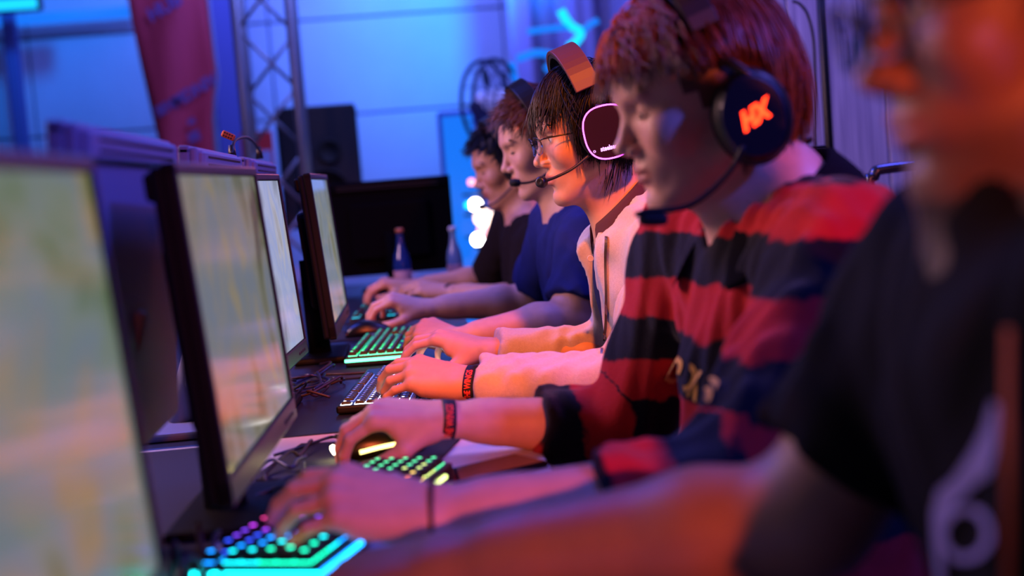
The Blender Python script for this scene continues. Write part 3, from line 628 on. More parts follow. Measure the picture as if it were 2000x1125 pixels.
# lamp that spills over from the ceiling edge, top left
t0 = atY(30, 6, 10.4); tt_ = empty('wall_floodlight', (float(t0[0]), 10.45, float(t0[2])), 0, 'glowing cyan floodlight at the top left corner', 'lamp')
m = MB(); m.rbox((0, 0, 0), (.36, .12, .12), .02, 2); m.build('housing', BLK, tt_); m = MB(); m.rbox((0, -.064, -.01), (.32, .01, .08), .004, 1); m.build('lit_face', glow('#18c0ff', 1.5), tt_)
# red things behind the truss (a far red banner)
q0, q1 = atY(478, 200, 8.6), atY(522, 320, 8.6); rb = empty('roll_up_banner', (float(atY(500, 260, 8.6)[0]), 8.6, 0), 0, 'bright red and white banner seen through the truss', 'banner')
m = MB(); m.box((0, 0, .78), (.20, .012, 1.50)); m.build('sheet', mat('banner_red', '#d8343a', .7), rb); m = MB(); m.box((.03, -.010, 1.30), (.11, .004, .22)); m.build('print_patch', mat('banner_white', '#aebcf0', .8), rb); m = MB(); m.rbox((0, 0, .03), (.24, .14, .06), .01, 1); m.build('base', STEEL, rb)
# microphone-like light stand and its cable against the partition
ls = empty('light_stand', (float(atY(1603, 0, 3.7)[0]), 3.7, 0), 0, 'black light stand in front of the grained partition', 'stand')
m = MB(); m.tube([(0, 0, .03), (0, 0, 2.3)], .013, 12); m.build('pole', BLK, ls, True)
for k in range(3):
    a = 2*math.pi*k/3+.5; m = MB(); m.tube([(0, 0, .5), (.22*math.cos(a), .22*math.sin(a), .012)], .010, 8); m.build('leg', BLK, ls, True)
kp = atY(1575, 283, 3.7); kx = float(kp[0])-ls.location.x
m = MB(); m.tube([(0, 0, kp[2]-.012), (kx+.012, 0, kp[2]-.012)], .005, 8); m.build('clamp_arm', BLK, ls, True)
m = MB(); m.lathe([(.004, -.020), (.016, -.018), (.014, -.006), (.006, -.003), (.006, .003), (.014, .006), (.020, .012), (.016, .022), (.004, .024)], 14, None, (kx, 0, kp[2])); m.build('knob', BLK, ls, True)
m = MB(); m.tube(bez([atY(x, y, 3.72) for (x, y) in [(1548, 2), (1562, 8), (1578, 30), (1589, 80), (1592, 160), (1592, 240), (1594, 300)]]+[np.array([1.22, 3.72, .6])], 60), .0042, 8); tag(m.build('hanging_cable', CABC[0], None, True), 'thin black cable hanging in front of the grained partition', 'cable')
# tall stools with tubular backs and brown back pads
def stool(x, y, rz, label):
    t = empty('bar_stool', (x, y, 0), rz, label, 'stool', 'tall stools behind the players'); CH = mat('chrome_tube', '#5a6478', .25, metal=.85)
    m = MB(); m.tube(bez([(0, -.21, .02), (0, -.21, .5), (0, -.205, 1.0), (0, -.19, 1.055), (0, -.15, 1.072), (0, .15, 1.072), (0, .19, 1.055), (0, .205, 1.0), (0, .21, .5), (0, .21, .02)], 70), .0125, 10); m.build('back_frame', CH, t, True)
    m = MB(); m.rbox((-.004, 0, .90), (.014, .385, .16), .006, 2); m.build('backrest', mat('pad_brown', '#7a3c22', .5, noise=.15, nscale=20), t)
    m = MB(); m.rbox((-.2, 0, .66), (.38, .40, .03), .012, 2); m.build('seat', MATS['pad_brown'], t)
    for s in (-1, 1): m = MB(); m.tube([(-.36, s*.18, .65), (-.40, s*.21, .0)], .0125, 10); m.build('leg', CH, t, True)
    for s in (-1, 1): m = MB(); m.tube([(0, s*.21, .25), (-.385, s*.205, .25)], .009, 8); m.build('stretcher', CH, t, True)
a = atY(1692, 332, 3.0); stool(float(a[0])+.21, 3.0, D2R(88), 'tall tubular stool with a brown backrest, right of the black light stand')
a = atY(1650, 340, 3.4); stool(float(a[0])-.185, 3.36, D2R(-88), 'tall tubular stool whose back pokes out behind the striped shoulder')
# players' chairs (mostly hidden)
def chair(x, y, label):
    t = empty('chair', (x, y, 0), 0, label, 'chair', 'chairs of the players'); CH = MATS['chrome_tube']
    m = MB(); m.rbox((-.05, 0, .415), (.44, .44, .05), .02, 2); m.build('seat', PAD, t)
    m = MB(); m.rbox((.215, 0, .66), (.03, .40, .26), .012, 2); m.build('backrest', PAD, t)
    for sx in (-1, 1):
        for sy in (-1, 1): m = MB(); m.tube([(-.05+sx*.19, sy*.19, .40), (-.05+sx*.22, sy*.21, 0)], .0125, 10); m.build('leg', CH, t, True)
    for sy in (-1, 1): m = MB(); m.tube([(.15, sy*.17, .42), (.20, sy*.17, .5), (.222, sy*.17, .72)], .0115, 10); m.build('upright', CH, t, True)
# ------------------------------------------------------------------ people
def adopt(o, parent):
    o.parent = parent; o.matrix_parent_inverse = Matrix.Translation(-parent.location); return o
def head_frame(anchor, yaw, pitch, roll):
    B = np.array([[-1, 0, 0], [0, -1, 0], [0, 0, 1.]])
    R = B @ rotz(D2R(yaw)) @ roty(D2R(pitch)) @ rotx(D2R(roll))
    H = np.array(anchor) - R @ np.array([0.121, 0, -0.021])
    return R, H
def head_field(F, R, H, s=1.0, lid=0.0, nose=0.0, jaw=0.0, full=0.0):
    """lid 0 = eye open, 1 = looking down / closed"""
    T = lambda p: H + R @ (np.array(p, float)*s)
    E = lambda c, r, k, op='u', rot=None: F.ell(T(c), np.array(r)*s, R if rot is None else R @ rot, k=k*s, op=op)
    K = lambda a, b, ra, rb, k, op='u': F.cap(T(a), T(b), ra*s, rb*s, k=k*s, op=op)
    E((-.004, 0, .043), (.097, .076, .088), .01)
    E((.034, 0, .046), (.060, .062, .058), .02)
    E((.046, 0, -.018), (.047, .056+full*.004, .066), .025)
    E((.050, 0, -.060), (.040, .043+full*.006, .040), .02)
    for sg in (1, -1):
        K((.004, sg*(.054+full*.004), -.050), (.074, sg*.018, -.090-jaw), .016, .013, .022)
        E((.066, sg*.044, -.014), (.020, .017, .020), .022)
    E((.083+jaw*.4, 0, -.091-jaw), (.0145, .017, .0145), .018)
    K((.084, -.032, .036), (.084, .032, .036), .012, .012, .02)
    E((.078, 0, -.052), (.021, .030, .024), .016)
    for sg in (1, -1):
        E((.098, sg*.033, .019), (.016, .017, .0125), .012, 's')
        E((.074, sg*.032, .0185), (.0142, .0145, .0128), .004)       # lids
        if lid < .5: E((.091, sg*.034, .0170), (.010, .0115, .0042), .0015, 's')
        else: E((.0895, sg*.034, .0115), (.004, .0125, .0012), .001, 's')
        K((.091, sg*.014, .036), (.084, sg*.046, .037), .005, .004, .01)
    K((.088, 0, .026), (.106, 0, -.014+nose), .0062, .0085, .009)
    E((.1095, 0, -.020+nose), (.0105, .0105, .0092), .007)
    for sg in (1, -1):
        E((.0985, sg*.0115, -.0255+nose*.5), (.0105, .0065, .0075), .005)
        E((.1035, sg*.0062, -.0335+nose*.8), (.0055, .0034, .004), .002, 's')
    E((.0945, 0, -.0480), (.0090, .021, .0060), .005)
    E((.0935, 0, -.0600), (.0090, .0185, .0066), .005)
    E((.1040, 0, -.0540), (.011, .025, .0011), .003, 's')
    E((.0985, 0, -.0715), (.008, .017, .005), .008, 's')
    for sg in (1, -1):
        E((-.006, sg*.078, -.002), (.019, .0075, .031), .006, rot=rotz(sg*D2R(-18)))
        E((.0, sg*.086, .0), (.011, .006, .019), .004, 's', rot=rotz(sg*D2R(-18)))
    return T
FING = [((.092, .027, .002), (.044, .026, .021), .0090), ((.096, .007, .006), (.048, .030, .022), .0092), ((.090, -.013, .004), (.044, .028, .022), .0086), ((.080, -.031, -.002), (.034, .021, .019), .0076)]
def hand_field(F, W, d, n, side, curls, thumb, s=1.0, spread=(6, 1, -4, -10)):
    """W wrist, d forward, n dorsal normal, side = +1 right hand, -1 left hand; curls = 4 x (mcp, pip, dip) degrees"""
    d = nrm(d); n = nrm(np.array(n)-d*(np.array(n)@d)); t = np.cross(n, d)*side
    P = lambda p: W + s*(d*p[0]+t*p[1]+n*p[2])
    for i, (kn, ph, r) in enumerate(FING):
        ws = (.016, .006, -.006, -.016)[i]
        F.cap(P((-.004, ws, -.001)), P(kn), .0165*s, .0125*s, k=.012*s)
    F.cap(P((.020, .020, -.010)), P((.060, .030, -.010)), .017*s, .012*s, k=.012*s)
    F.cap(P((.012, -.020, -.008)), P((.062, -.031, -.009)), .015*s, .012*s, k=.012*s)
    tips = []
    for i, (kn, ph, r) in enumerate(FING):
        a = np.array(kn, float); ang = 0.0; sp = D2R(spread[i])
        for j in range(3):
            ang += D2R(curls[i][j])
            b = a + ph[j]*np.array([math.cos(ang)*math.cos(sp), math.cos(ang)*math.sin(sp), -math.sin(ang)])
            F.cap(P(a), P(b), (r-.0006*j)*s*(1.08 if j == 0 else 1), (r-.0006*(j+1))*s, k=(.008 if j == 0 else .003)*s)
            a = b
        tips.append(P(a))
    th = [(.020, .022, -.008)] + list(thumb); rr = (.015, .0125, .0105, .0086)
    for j in range(len(th)-1): F.cap(P(th[j]), P(th[j+1]), rr[j]*s, rr[j+1]*s, k=(.012 if j == 0 else .004)*s)
    return P, tips
TH_KEY = [(.050, .046, -.016), (.080, .052, -.030), (.104, .046, -.038)]
TH_MOUSE = [(.050, .046, -.024), (.082, .050, -.038), (.108, .042, -.044)]
C_KEY = [(28, 38, 20), (24, 40, 22), (24, 40, 22), (18, 34, 20)]
C_MOUSE = [(16, 26, 16), (16, 28, 18), (20, 34, 22), (26, 40, 24)]
SKIN = {}
def person(P):
    Y = P['Y']; R, H = head_frame(P['nose'], P.get('yaw', 0), P.get('pitch', 10), P.get('roll', 0)); hs = P.get('hs', 1.0)
    N = np.array(P['N']); PV = np.array(P['pelvis']); S = {1: np.array(P['SR']), -1: np.array(P['SL'])}; EB = {1: np.array(P['ER']), -1: np.array(P['EL'])}; WR = {1: np.array(P['WR']), -1: np.array(P['WL'])}
    root = empty('person', (float(PV[0]), float(PV[1]), 0.0), 0, P['label'], 'person')
    F = Field(); T = head_field(F, R, H, hs, P.get('lid', 1), P.get('noseup', 0), P.get('jaw', 0), P.get('full', 0))
    up = nrm(N-PV); side = nrm(S[-1]-S[1]); front = nrm(np.cross(side, up)); side = np.cross(up, front)
    TR = np.stack([front, side, up], 1); L = np.linalg.norm(N-PV)
    at = lambda f, s_, u: PV + front*f + side*s_ + up*u
    neck_top = T((-.012, 0, -.055)); nr = P.get('neck', .054)
    F.cap(neck_top, N + up*.01, nr, nr*1.12, k=.025); F.cap(T((.03, 0, -.075)), N+front*.03-up*.02, .030, .040, k=.03)
    def torso(Fd, e):
        Fd.ell(at(.005, 0, .72*L), (.112, .158, .185), TR, k=.05, e=e)
        Fd.ell(at(.02, 0, .36*L), (.118, .150, .21), TR, k=.05, e=e)
        Fd.ell(at(0, 0, .06), (.125, .168, .13), TR, k=.05, e=e)
        for g in (1, -1):
            Fd.cap(at(-.012, -g*.03, L-.045), S[g], .050, .056, k=.04, e=e)
            Fd.cap(at(-.03, 0, L-.09), S[g]-up*.06, .075, .06, k=.05, e=e)
    torso(F, 0)
    for g in (1, -1):
        F.cap(N-front*.02+up*.035, S[g]*.55+N*.45+up*.012, .030, .028, k=.04)
    hands = {}
    fine = [(T((.02, 0, 0))-np.array([.17]*3), None, None)]
    hd = .0026 if P.get('detail', 1) else .0034
    fine = [(np.array([H[0]-.150, H[1]-.105, (H+R@np.array([0, 0, -.118]))[2]]), np.array([H[0]+.125, H[1]+.105, H[2]+.165]), hd)]
    ar = P.get('arm', 1.0)
    for g in (1, -1):
        s, e, w_ = S[g], EB[g], WR[g]; dirv = nrm(w_-e)
        F.cap(s, e, .050*ar, .041*ar, k=.03); F.cap(s*.5+e*.5, e, .046*ar, .042*ar, k=.02)
        q = e + (w_-e)*.28; F.cap(e, q, .041*ar, .043*ar, k=.02); F.cap(q, e+(w_-e)*.8, .043*ar, .030*ar, k=.02)
        hp = P['HR'] if g == 1 else P['HL']; hd_ = nrm(hp['d']); hn = nrm(np.array(hp['n'])-hd_*(np.array(hp['n'])@hd_)); tt = np.cross(hn, hd_)
        for o in (-.011, .011): F.cap(e+(w_-e)*.72+tt*o*.6, w_+tt*o, .0255*ar, .0195*ar, k=.014)
        PF, tips = hand_field(F, w_, hd_, hn, g, hp.get('c', C_KEY), hp.get('t', TH_KEY), hp.get('s', 1.0), hp.get('sp', (6, 1, -4, -10)))
        hands[g] = dict(W=w_, d=hd_, n=hn, t=tt, tips=tips, P=PF, dirv=dirv)
        c = PF((.085, 0, -.01)); fine.append((c-.115, c+.115, .0026 if P.get('detail', 1) else .0034))
    V, Q = sdf_mesh(F, .0055, fine)
    body = fast_obj('body', V, Q, MATS[P['skin']]); adopt(body, root)
    # colour of skin, lips and stubble
    Lc = ((V-H) @ R)/hs; base = np.array(lin(P['tone'])); C = np.tile(base, (len(V), 1))
    def blend(mask, col):
        C[:] = C*(1-mask[:, None]) + np.array(lin(col))*mask[:, None]
    lips = np.clip(1.25-np.sqrt(((Lc[:, 1])/.024)**2+((Lc[:, 2]+.0545)/.0115)**2), 0, .28)/.28*(Lc[:, 0] > .085)
    blend(lips*.75, P.get('lip', '#a85a52'))
    chk = np.exp(-(((Lc[:, 0]-.08)/.03)**2+((np.abs(Lc[:, 1])-.045)/.025)**2+((Lc[:, 2]+.02)/.025)**2)); blend(chk*.22, '#c4705f')
    if P.get('beard'):
        inface = (np.abs(Lc[:, 1]) < .085) & (Lc[:, 2] > -.19) & (Lc[:, 2] < 0)
        jawm = np.clip((-.050-Lc[:, 2])/.02, 0, 1)+np.clip((.03-Lc[:, 0])/.02, 0, 1)*np.clip((.0-Lc[:, 2])/.03, 0, 1)
        mus = np.exp(-(((Lc[:, 2]+.041)/.007)**2+(Lc[:, 1]/.03)**2))*(Lc[:, 0] > .085)
        blend(np.clip(np.clip(jawm, 0, 1)+mus, 0, 1)*inface*(1-lips)*(Lc[:, 0] > -.03)*np.where(Lc[:, 2] < -.1, .9, P['beard']), '#1c120e')
    vcol(body, 'skin_colour', C)
    # eyes
    for sg in (1, -1):
        ey = MB(); c = T((.0755, sg*.032, .0175)); r = .0125*hs
        ey.lathe([(.0005*hs, r), (.0045*hs, .93*r), (.008*hs, .77*r), (.0117*hs, .35*r), (r, 0), (.0107*hs, -.5*r), (.0003, -r)], 16, R @ roty(D2R(90 + (22 if P.get('lid', 1) else 4))), c)
        o = ey.build('eye', mat('eye_white', '#d8d0cc', .2), None, True); adopt(o, root)
        o.data.materials.append(mat('iris_dark', '#20120c', .15))
        for p_ in o.data.polygons[:16]: p_.material_index = 1
        o.data.polygons[-2].material_index = 1
    # eyebrows
    eb = MB(); hm = MATS[P['hairmat']]
    for sg in (1, -1):
        for i in range(70):
            u = random.random(); v = random.uniform(-1, 1)
            p = np.array([.0955-.011*u**1.6, sg*(.012+.040*u), .0365+.007*math.sin(u*2.4)+v*.0032*(1-.6*u)])
            q = p + np.array([-.003, sg*.008, .002*(1-2*u)]); eb.tube([T(p), T((p+q)/2+np.array([.0012, 0, 0])), T(q)], [.0012*hs, .0011*hs, .0003*hs], 3, False)
    adopt(eb.build('eyebrows', hm, None, True), root)
    la = MB()
    for sg in (1, -1):
        zl = .0118 if P.get('lid', 1) else .0205
        la.tube([T((.0745+.0152*math.cos(a)*(1.0 if zl < .02 else .985), sg*(.032+.0148*math.sin(a)), zl-.0012*math.cos(a)*(1 if zl < .02 else -1.2))) for a in np.linspace(-.75, 1.15, 12)], [.0010*hs]*12, 5)
    adopt(la.build('eyelashes', mat('lash_dark', '#120a08', .7), None, True), root)
    # ---------------- clothes
    CF = Field(); e0 = P.get('loose', .014); torso(CF, e0); clips = []
    for g in (1, -1):
        s, e, w_ = S[g], EB[g], WR[g]; sl = P['sleeveR'] if g == 1 else P['sleeveL']; r0 = P.get('sleeve_r', .062)
        if sl <= 1.0:
            end = s+(e-s)*sl; nn = nrm(e-s); CF.cap(s, end+nn*.05, r0, r0*.97, k=.03, clip=[(end, nn)])
            clips.append((end, nn))
        else:
            end = e+(w_-e)*(sl-1); nn = nrm(w_-e)
            CF.cap(s, e, r0, r0*.90, k=.03); CF.cap(e, end+nn*.04, r0*.88, P.get('cuff_r', .046), k=.025, clip=[(end, nn)])
            if P.get('rib'):
                CF.cap(end-nn*.045, end+nn*.02, P['cuff_r']*.93, P['cuff_r']*.9, k=.01, clip=[(end, nn)])
    for q in P.get('cloth_extra', lambda **k: [])(T=T, N=N, at=at, L=L, S=S, H=H, up=up, front=front, side=side):
        CF.cap(*q)
    CF.cap(N+up*P.get('neck_lo', -.015)+front*P.get('neck_f', .012), neck_top+up*.03, P.get('neck_open', .070), .11, k=.008, op='s')
    if P.get('vneck'):
        a = N+front*.055-up*.01; b = N+front*.10-up*P['vneck']; CF.cap(a, b, .045, .006, k=.006, op='s')
    if P.get('openfront'):
        CF.ell(at(.16, 0, L*.50), (.12, P['openfront'], .46), TR, k=.004, op='s')
    if P.get('under'):
        UF = Field(); torso(UF, .008); UF.cap(N-up*.015+front*.012, neck_top+up*.03, .066, .10, k=.008, op='s'); UF.cap(N+front*.06, N+front*.10-up*.03, .03, .008, k=.006, op='s')
        V, Q = sdf_mesh(UF, .006, ()); adopt(fast_obj(P['under'][0], V, Q, MATS[P['under'][1]]), root)
    A0 = P.get('fold', .005); ph = P.get('seed', 1.0)
    def disp(A, ax):
        x = ax[0][:, None, None]; y = ax[1][None, :, None]; z = ax[2][None, None, :]
        f = np.sin(38*z+22*x+9*np.sin(11*y+ph)+ph)+.7*np.sin(55*x-31*z+14*np.sin(17*y+2*ph)+2*ph)+.5*np.sin(70*y+43*z+8*np.sin(25*x+ph))
        return (A - A0*.5*np.maximum(f, -1.0)).astype(np.float32)
    V, Q = sdf_mesh(CF, .0055 if P.get('detail', 1) else .007, (), disp)
    shirt = fast_obj(P['shirt_name'], V, Q, MATS[P['shirt']]); adopt(shirt, root)
    if P.get('shirt_label'): shirt['label'] = P['shirt_label']
    # striping coordinate: height on the torso and upper arm, arm length past the elbow
    sc = V[:, 2].copy(); wt = np.ones(len(V))
    for g in (1, -1):
        s, e = S[g], EB[g]; t = np.clip(((V-s)@(e-s))/((e-s)@(e-s)), 0, 1); wt = np.minimum(wt, np.clip((np.linalg.norm(V-s-t[:, None]*(e-s), axis=1)-.070)/.025, 0, 1))
    sc = np.where(sc < .945, .945+(sc-.945)*(1-.24*wt), sc)
    for g in (1, -1):
        e, w_ = EB[g], WR[g]; dv = nrm(w_-e); t = (V-e)@dv; off = np.linalg.norm((V-e)-t[:, None]*dv, axis=1); m = (t > -.02) & (off < .085)
        sc[m] = e[2]+.0-np.maximum(t[m], 0)*1.0+(sc[m]-e[2])*.25
    at_ = shirt.data.attributes.new('stripe', 'FLOAT', 'POINT'); at_.data.foreach_set('value', sc.astype(np.float32))
    # ---------------- trousers and shoes
    TF = Field(); TF.ell(PV+np.array([0, 0, .02]), (.13, .175, .13), k=.04)
    for g in (1, -1):
        hip = PV+np.array([0, .095*g, -.01]); kn = np.array([PV[0]-.42, PV[1]+.13*g, .50]); an = np.array([PV[0]-.36, PV[1]+.14*g, .09])
        TF.cap(hip, kn, .092, .064, k=.04); TF.cap(kn, an, .062, .045, k=.03)
        sh = MB(); sh.rbox((an[0]-.075, an[1], .045), (.27, .095, .088), .035, 3)
        adopt(sh.build('shoe', mat('shoe_dark', '#15151a', .6), None, True), root)
    V, Q = sdf_mesh(TF, .010, ()); adopt(fast_obj('trousers', V, Q, MATS[P.get('trousers', 'dark_denim')]), root)
    info = dict(root=root, R=R, H=H, T=T, hs=hs, hands=hands, shirt=shirt, N=N, PV=PV, at=at, front=front, side=side, up=up, L=L, S=S, EB=EB, WR=WR)
    if P.get('hair'): P['hair'](info, P)
    return info
def bvh_of(o): return BVHTree.FromPolygons([o.matrix_world @ v.co for v in o.data.vertices], [p.vertices[:] for p in o.data.polygons])
def decal(name, PX, F, info, m, off=.0025):
    """flat print: picture points cast on to the shirt's own surface; each keeps the place where it lands"""
    sh = info['shirt']; bv = BVHTree.FromPolygons([v.co for v in sh.data.vertices], [p.vertices[:] for p in sh.data.polygons]); out = []
    for (x, y) in PX:
        d = nrm(ray(x, y)); hit = bv.ray_cast(Vector(CAM), Vector(d), 4.0)
        out.append(np.array(hit[0])+np.array(hit[1])*off if hit[0] is not None else None)
    F = [f for f in F if all(out[i] is not None for i in f) and max(np.linalg.norm(out[i]-out[f[0]]) for i in f) < .2]
    use = sorted({i for f in F for i in f}); rm = {i: k for k, i in enumerate(use)}
    o = mesh_obj(name, [out[i] for i in use], [[rm[i] for i in f] for f in F], m); o.parent = sh; return o

# ---- hair: one mesh of many tapered locks over a cap that follows the skull
def hairline(az):
    a = abs(az)*180/math.pi
    return float(np.interp(a, [0, 25, 48, 62, 75, 100, 140, 180], [.090, .088, .070, .030, -.005, -.02, -.05, -.062]))
def make_hair(info, hm, n, length, flow, thick=.006, r=.0013, cap_e=.004, line=hairline, steps=9, jitter=.25, gravity=.3, name='hair', seed=1, zshift=0.0, hem=None, cups=True):
    rg = random.Random(seed); T = info['T']; hs = info['hs']
    c = np.array([-.004, 0, .043]); rad = np.array([.099, .0785, .091])+cap_e
    mb = MB()
    # cap
    NU, NV = 40, 22; idx = {}
    for i in range(NU):
        for j in range(NV+1):
            az = 2*math.pi*i/NU-math.pi; pol = (j/NV)*D2R(140)
            u = np.array([math.sin(pol)*math.cos(az), math.sin(pol)*math.sin(az), math.cos(pol)]); p = c+rad*u
            idx[i, j] = (p, p[2] >= line(az)+zshift-.006)
    keys = {}; Vc = []; Fc = []
    def vi(i, j):
        i %= NU
        if (i, j) not in keys: keys[i, j] = len(Vc); Vc.append(T(idx[i, j][0]))
        return keys[i, j]
    for i in range(NU):
        for j in range(NV):
            if idx[i, j][1] and idx[(i+1) % NU, j][1] and idx[i, j+1][1] and idx[(i+1) % NU, j+1][1]: Fc.append((vi(i, j), vi(i+1, j), vi(i+1, j+1), vi(i, j+1)))
    mb.add(Vc, Fc)
    cnt = 0
    while cnt < n:
        z = rg.uniform(-.8, 1); az = rg.uniform(-math.pi, math.pi); q = math.sqrt(max(0, 1-z*z)); u = np.array([q*math.cos(az), q*math.sin(az), z]); p = c+rad*u
        if p[2] < line(az)+zshift: continue
        cnt += 1
        hj = rg.uniform(-.012, .012); ln = length(p, az)*rg.uniform(.75, 1.15); st = ln/steps; pts = [p*1.0]; h = rg.uniform(.2, 1)*thick; lk = random.Random(int((p[0]+1)//.017)*7919+int((p[1]+1)//.017)*104729+int((p[2]+1)//.017)*1299709+seed); jv = (np.array([lk.gauss(0, 1), lk.gauss(0, 1), lk.gauss(0, 1)])*1.1+np.array([rg.gauss(0, 1), rg.gauss(0, 1), rg.gauss(0, 1)])*.45)*jitter; h = h*.35+.65*lk.uniform(.1, 1)*thick
        for k in range(steps):
            d = nrm(nrm(flow(p, az))+jv*(.5+.5*k/steps)+np.array([0, 0, -gravity*k/steps]))
            p = p+d*st; v = (p-c)/(rad+h*min(1, (k+1)/3)); l = np.linalg.norm(v)
            if l < 1 and p[2] > -.10: p = c+(rad+h*min(1, (k+1)/3))*v/l
            if cups and (p[0]+.005)**2+(p[2]+.004)**2 < .052**2: p[1] = math.copysign(min(abs(p[1]), .075), p[1])
            if hem and p[2] < hem(p)+hj: break
            pts.append(p*1.0)
        rr = r*rg.uniform(.7, 1.3)*hs
        ns = len(pts)-1
        if ns < 2: continue
        mb.tube([T(x) for x in pts], [rr*(1-.85*(i/ns)**2) for i in range(ns+1)], 3, False)
    o = mb.build(name, hm, None, True); adopt(o, info['root']); return o
def radial(crown=(-.04, 0, .13)):
    c0 = np.array(crown)
    def f(p, az):
        v = p-c0; n = nrm((p-np.array([-.004, 0, .043]))/np.array([.1, .08, .09])**2); v = v-n*(v@n); return nrm(v+np.array([0, 0, -.02]))
    return f
# ------------------------------------------------------------------ the five players
def hp(W, px, Yk, roll, **k):
    K = atY(px[0], px[1], Yk); return dict(d=K-W, n=(0, -math.sin(D2R(roll)), math.cos(D2R(roll))), **k)
# --- player with the striped jumper
W1, W2 = atY(838, 1000, 1.31), atY(868, 818, 1.82)
def hair_striped(info, P):
    rad = radial((-.02, -.035, .145))
    def flow(p, az):
        if p[0] > .035:
            if math.sin(p[1]*700+p[2]*400) > .2: return np.array([.35, .45, -.75])
            return np.array([-.10, .85, -.30]) if p[1] > -.02 else np.array([.25, .3, -.8])
        if p[0] > -.01: return nrm(rad(p, az)+np.array([-.25, .35, -.15]))
        return rad(p, az)
    hem = lambda p: .048 if p[0] > .03 else (.02 if p[0] > .0 else -.078)
    make_hair(info, MATS['hair_auburn'], 3000, lambda p, az: .12 if p[0] > .03 else .165, flow, thick=.016, r=.0017, cap_e=.010, steps=12, jitter=.13, gravity=.4, seed=3, hem=hem)
pB = person(dict(Y=1.6, nose=atY(1205, 297, 1.6), yaw=4, pitch=12, roll=0, hs=1.03, lid=1, noseup=.002, N=atY(1520, 408, 1.6), pelvis=(.56, 1.6, .50),
    SL=atY(1648, 490, 1.42), SR=(.405, 1.78, 1.02), EL=atY(1415, 965, 1.285), ER=atY(1228, 838, 1.84), WL=W1, WR=W2,
    HL=hp(W1, (650, 962), 1.335, 26, c=[(22, 26, 14), (24, 30, 16), (28, 30, 16), (26, 24, 12)], sp=(6, 1, -5, -14), s=1.03), HR=hp(W2, (700, 806), 1.83, 16, c=[(40, 34, 20), (38, 36, 20), (38, 38, 22), (40, 40, 22)], t=[(.050, .046, -.028), (.080, .050, -.050), (.104, .042, -.062)]),
    skin='skin', tone='#d8a58f', hairmat='hair_auburn', hair=hair_striped, shirt='striped_wool', shirt_name='jumper', sleeveL=1.42, sleeveR=1.50, sleeve_r=.066, cuff_r=.051, loose=.018, fold=.007, vneck=.085, neck_open=.072, seed=1.3, cloth_extra=lambda T, N, at, L, S, H, up, front, side: [(at(.035, .0, .62*L), at(.055, .01, .34*L), .13, .14, .05), (at(.055, .01, .34*L), at(.03, .0, -.02), .14, .13, .05)],
    label='person with auburn hair in a red and black striped jumper, playing with eyes lowered'))
# --- player in the hoodie
W1, W2 = atY(908, 747, 2.20), atY(950, 683, 2.50)
def hair_hoodie(info, P):
    rad = radial((-.045, 0, .14))
    def flow(p, az):
        if p[0] > .04: return nrm(rad(p, az)*.8+np.array([.1, .35, -.5]))
        return nrm(rad(p, az)+np.array([.12, 0, -.3]))
    make_hair(info, MATS['hair_black'], 2400, lambda p, az: .085 if p[0] > .03 else .145, flow, thick=.010, r=.0013, cap_e=.006, steps=10, jitter=.22, gravity=.5, seed=4, hem=lambda p: .034+.018*math.sin(p[1]*180) if p[0] > .055 else (-.045 if p[0] > .02 else -.105))
def hood(T, N, at, L, S, H, up, front, side):
    out = []
    for i in range(7):
        a = math.pi*(-.15+1.3*i/6); b = math.pi*(-.15+1.3*(i+1)/6); g = lambda t: N-front*(.085*math.sin(t)-.02)+side*.105*math.cos(t)+up*(-.005+.03*math.sin(t))
        out.append((g(a), g(b), .032, .032, .02))
    out.append((N-front*.10, N-front*.13-up*.14, .055, .06, .04))
    return out
pC = person(dict(Y=2.4, nose=atY(1041, 322, 2.4), yaw=2, pitch=9, hs=1.0, lid=0, N=atY(1246, 432, 2.4), pelvis=(.60, 2.4, .50),
    SL=atY(1325, 482, 2.22), SR=(.485, 2.60, .99), EL=atY(1232, 757, 2.12), ER=atY(1205, 695, 2.52), WL=W1, WR=W2,
    HL=hp(W1, (790, 722), 2.24, 28, c=[(20, 26, 16), (24, 34, 18), (28, 38, 20), (22, 24, 14)], sp=(5, 1, -5, -16)), HR=hp(W2, (842, 655), 2.55, 4, c=[(26, 26, 14), (24, 30, 18), (28, 34, 22), (34, 40, 24)], t=[(.042, .047, -.034), (.056, .050, -.056), (.078, .042, -.064)]),
    skin='skin', tone='#cf9c80', hairmat='hair_black', hair=hair_hoodie, shirt='hoodie_grey', shirt_name='hoodie', under=('polo_shirt', 'navy_polo'), openfront=.075, sleeveL=1.90, sleeveR=1.92, sleeve_r=.066, cuff_r=.042, rib=True, loose=.024, fold=.0065, neck_open=.078, neck_f=.02, seed=2.1, cloth_extra=hood,
    label='person with black hair and glasses in a pale open hoodie over a navy polo shirt'))
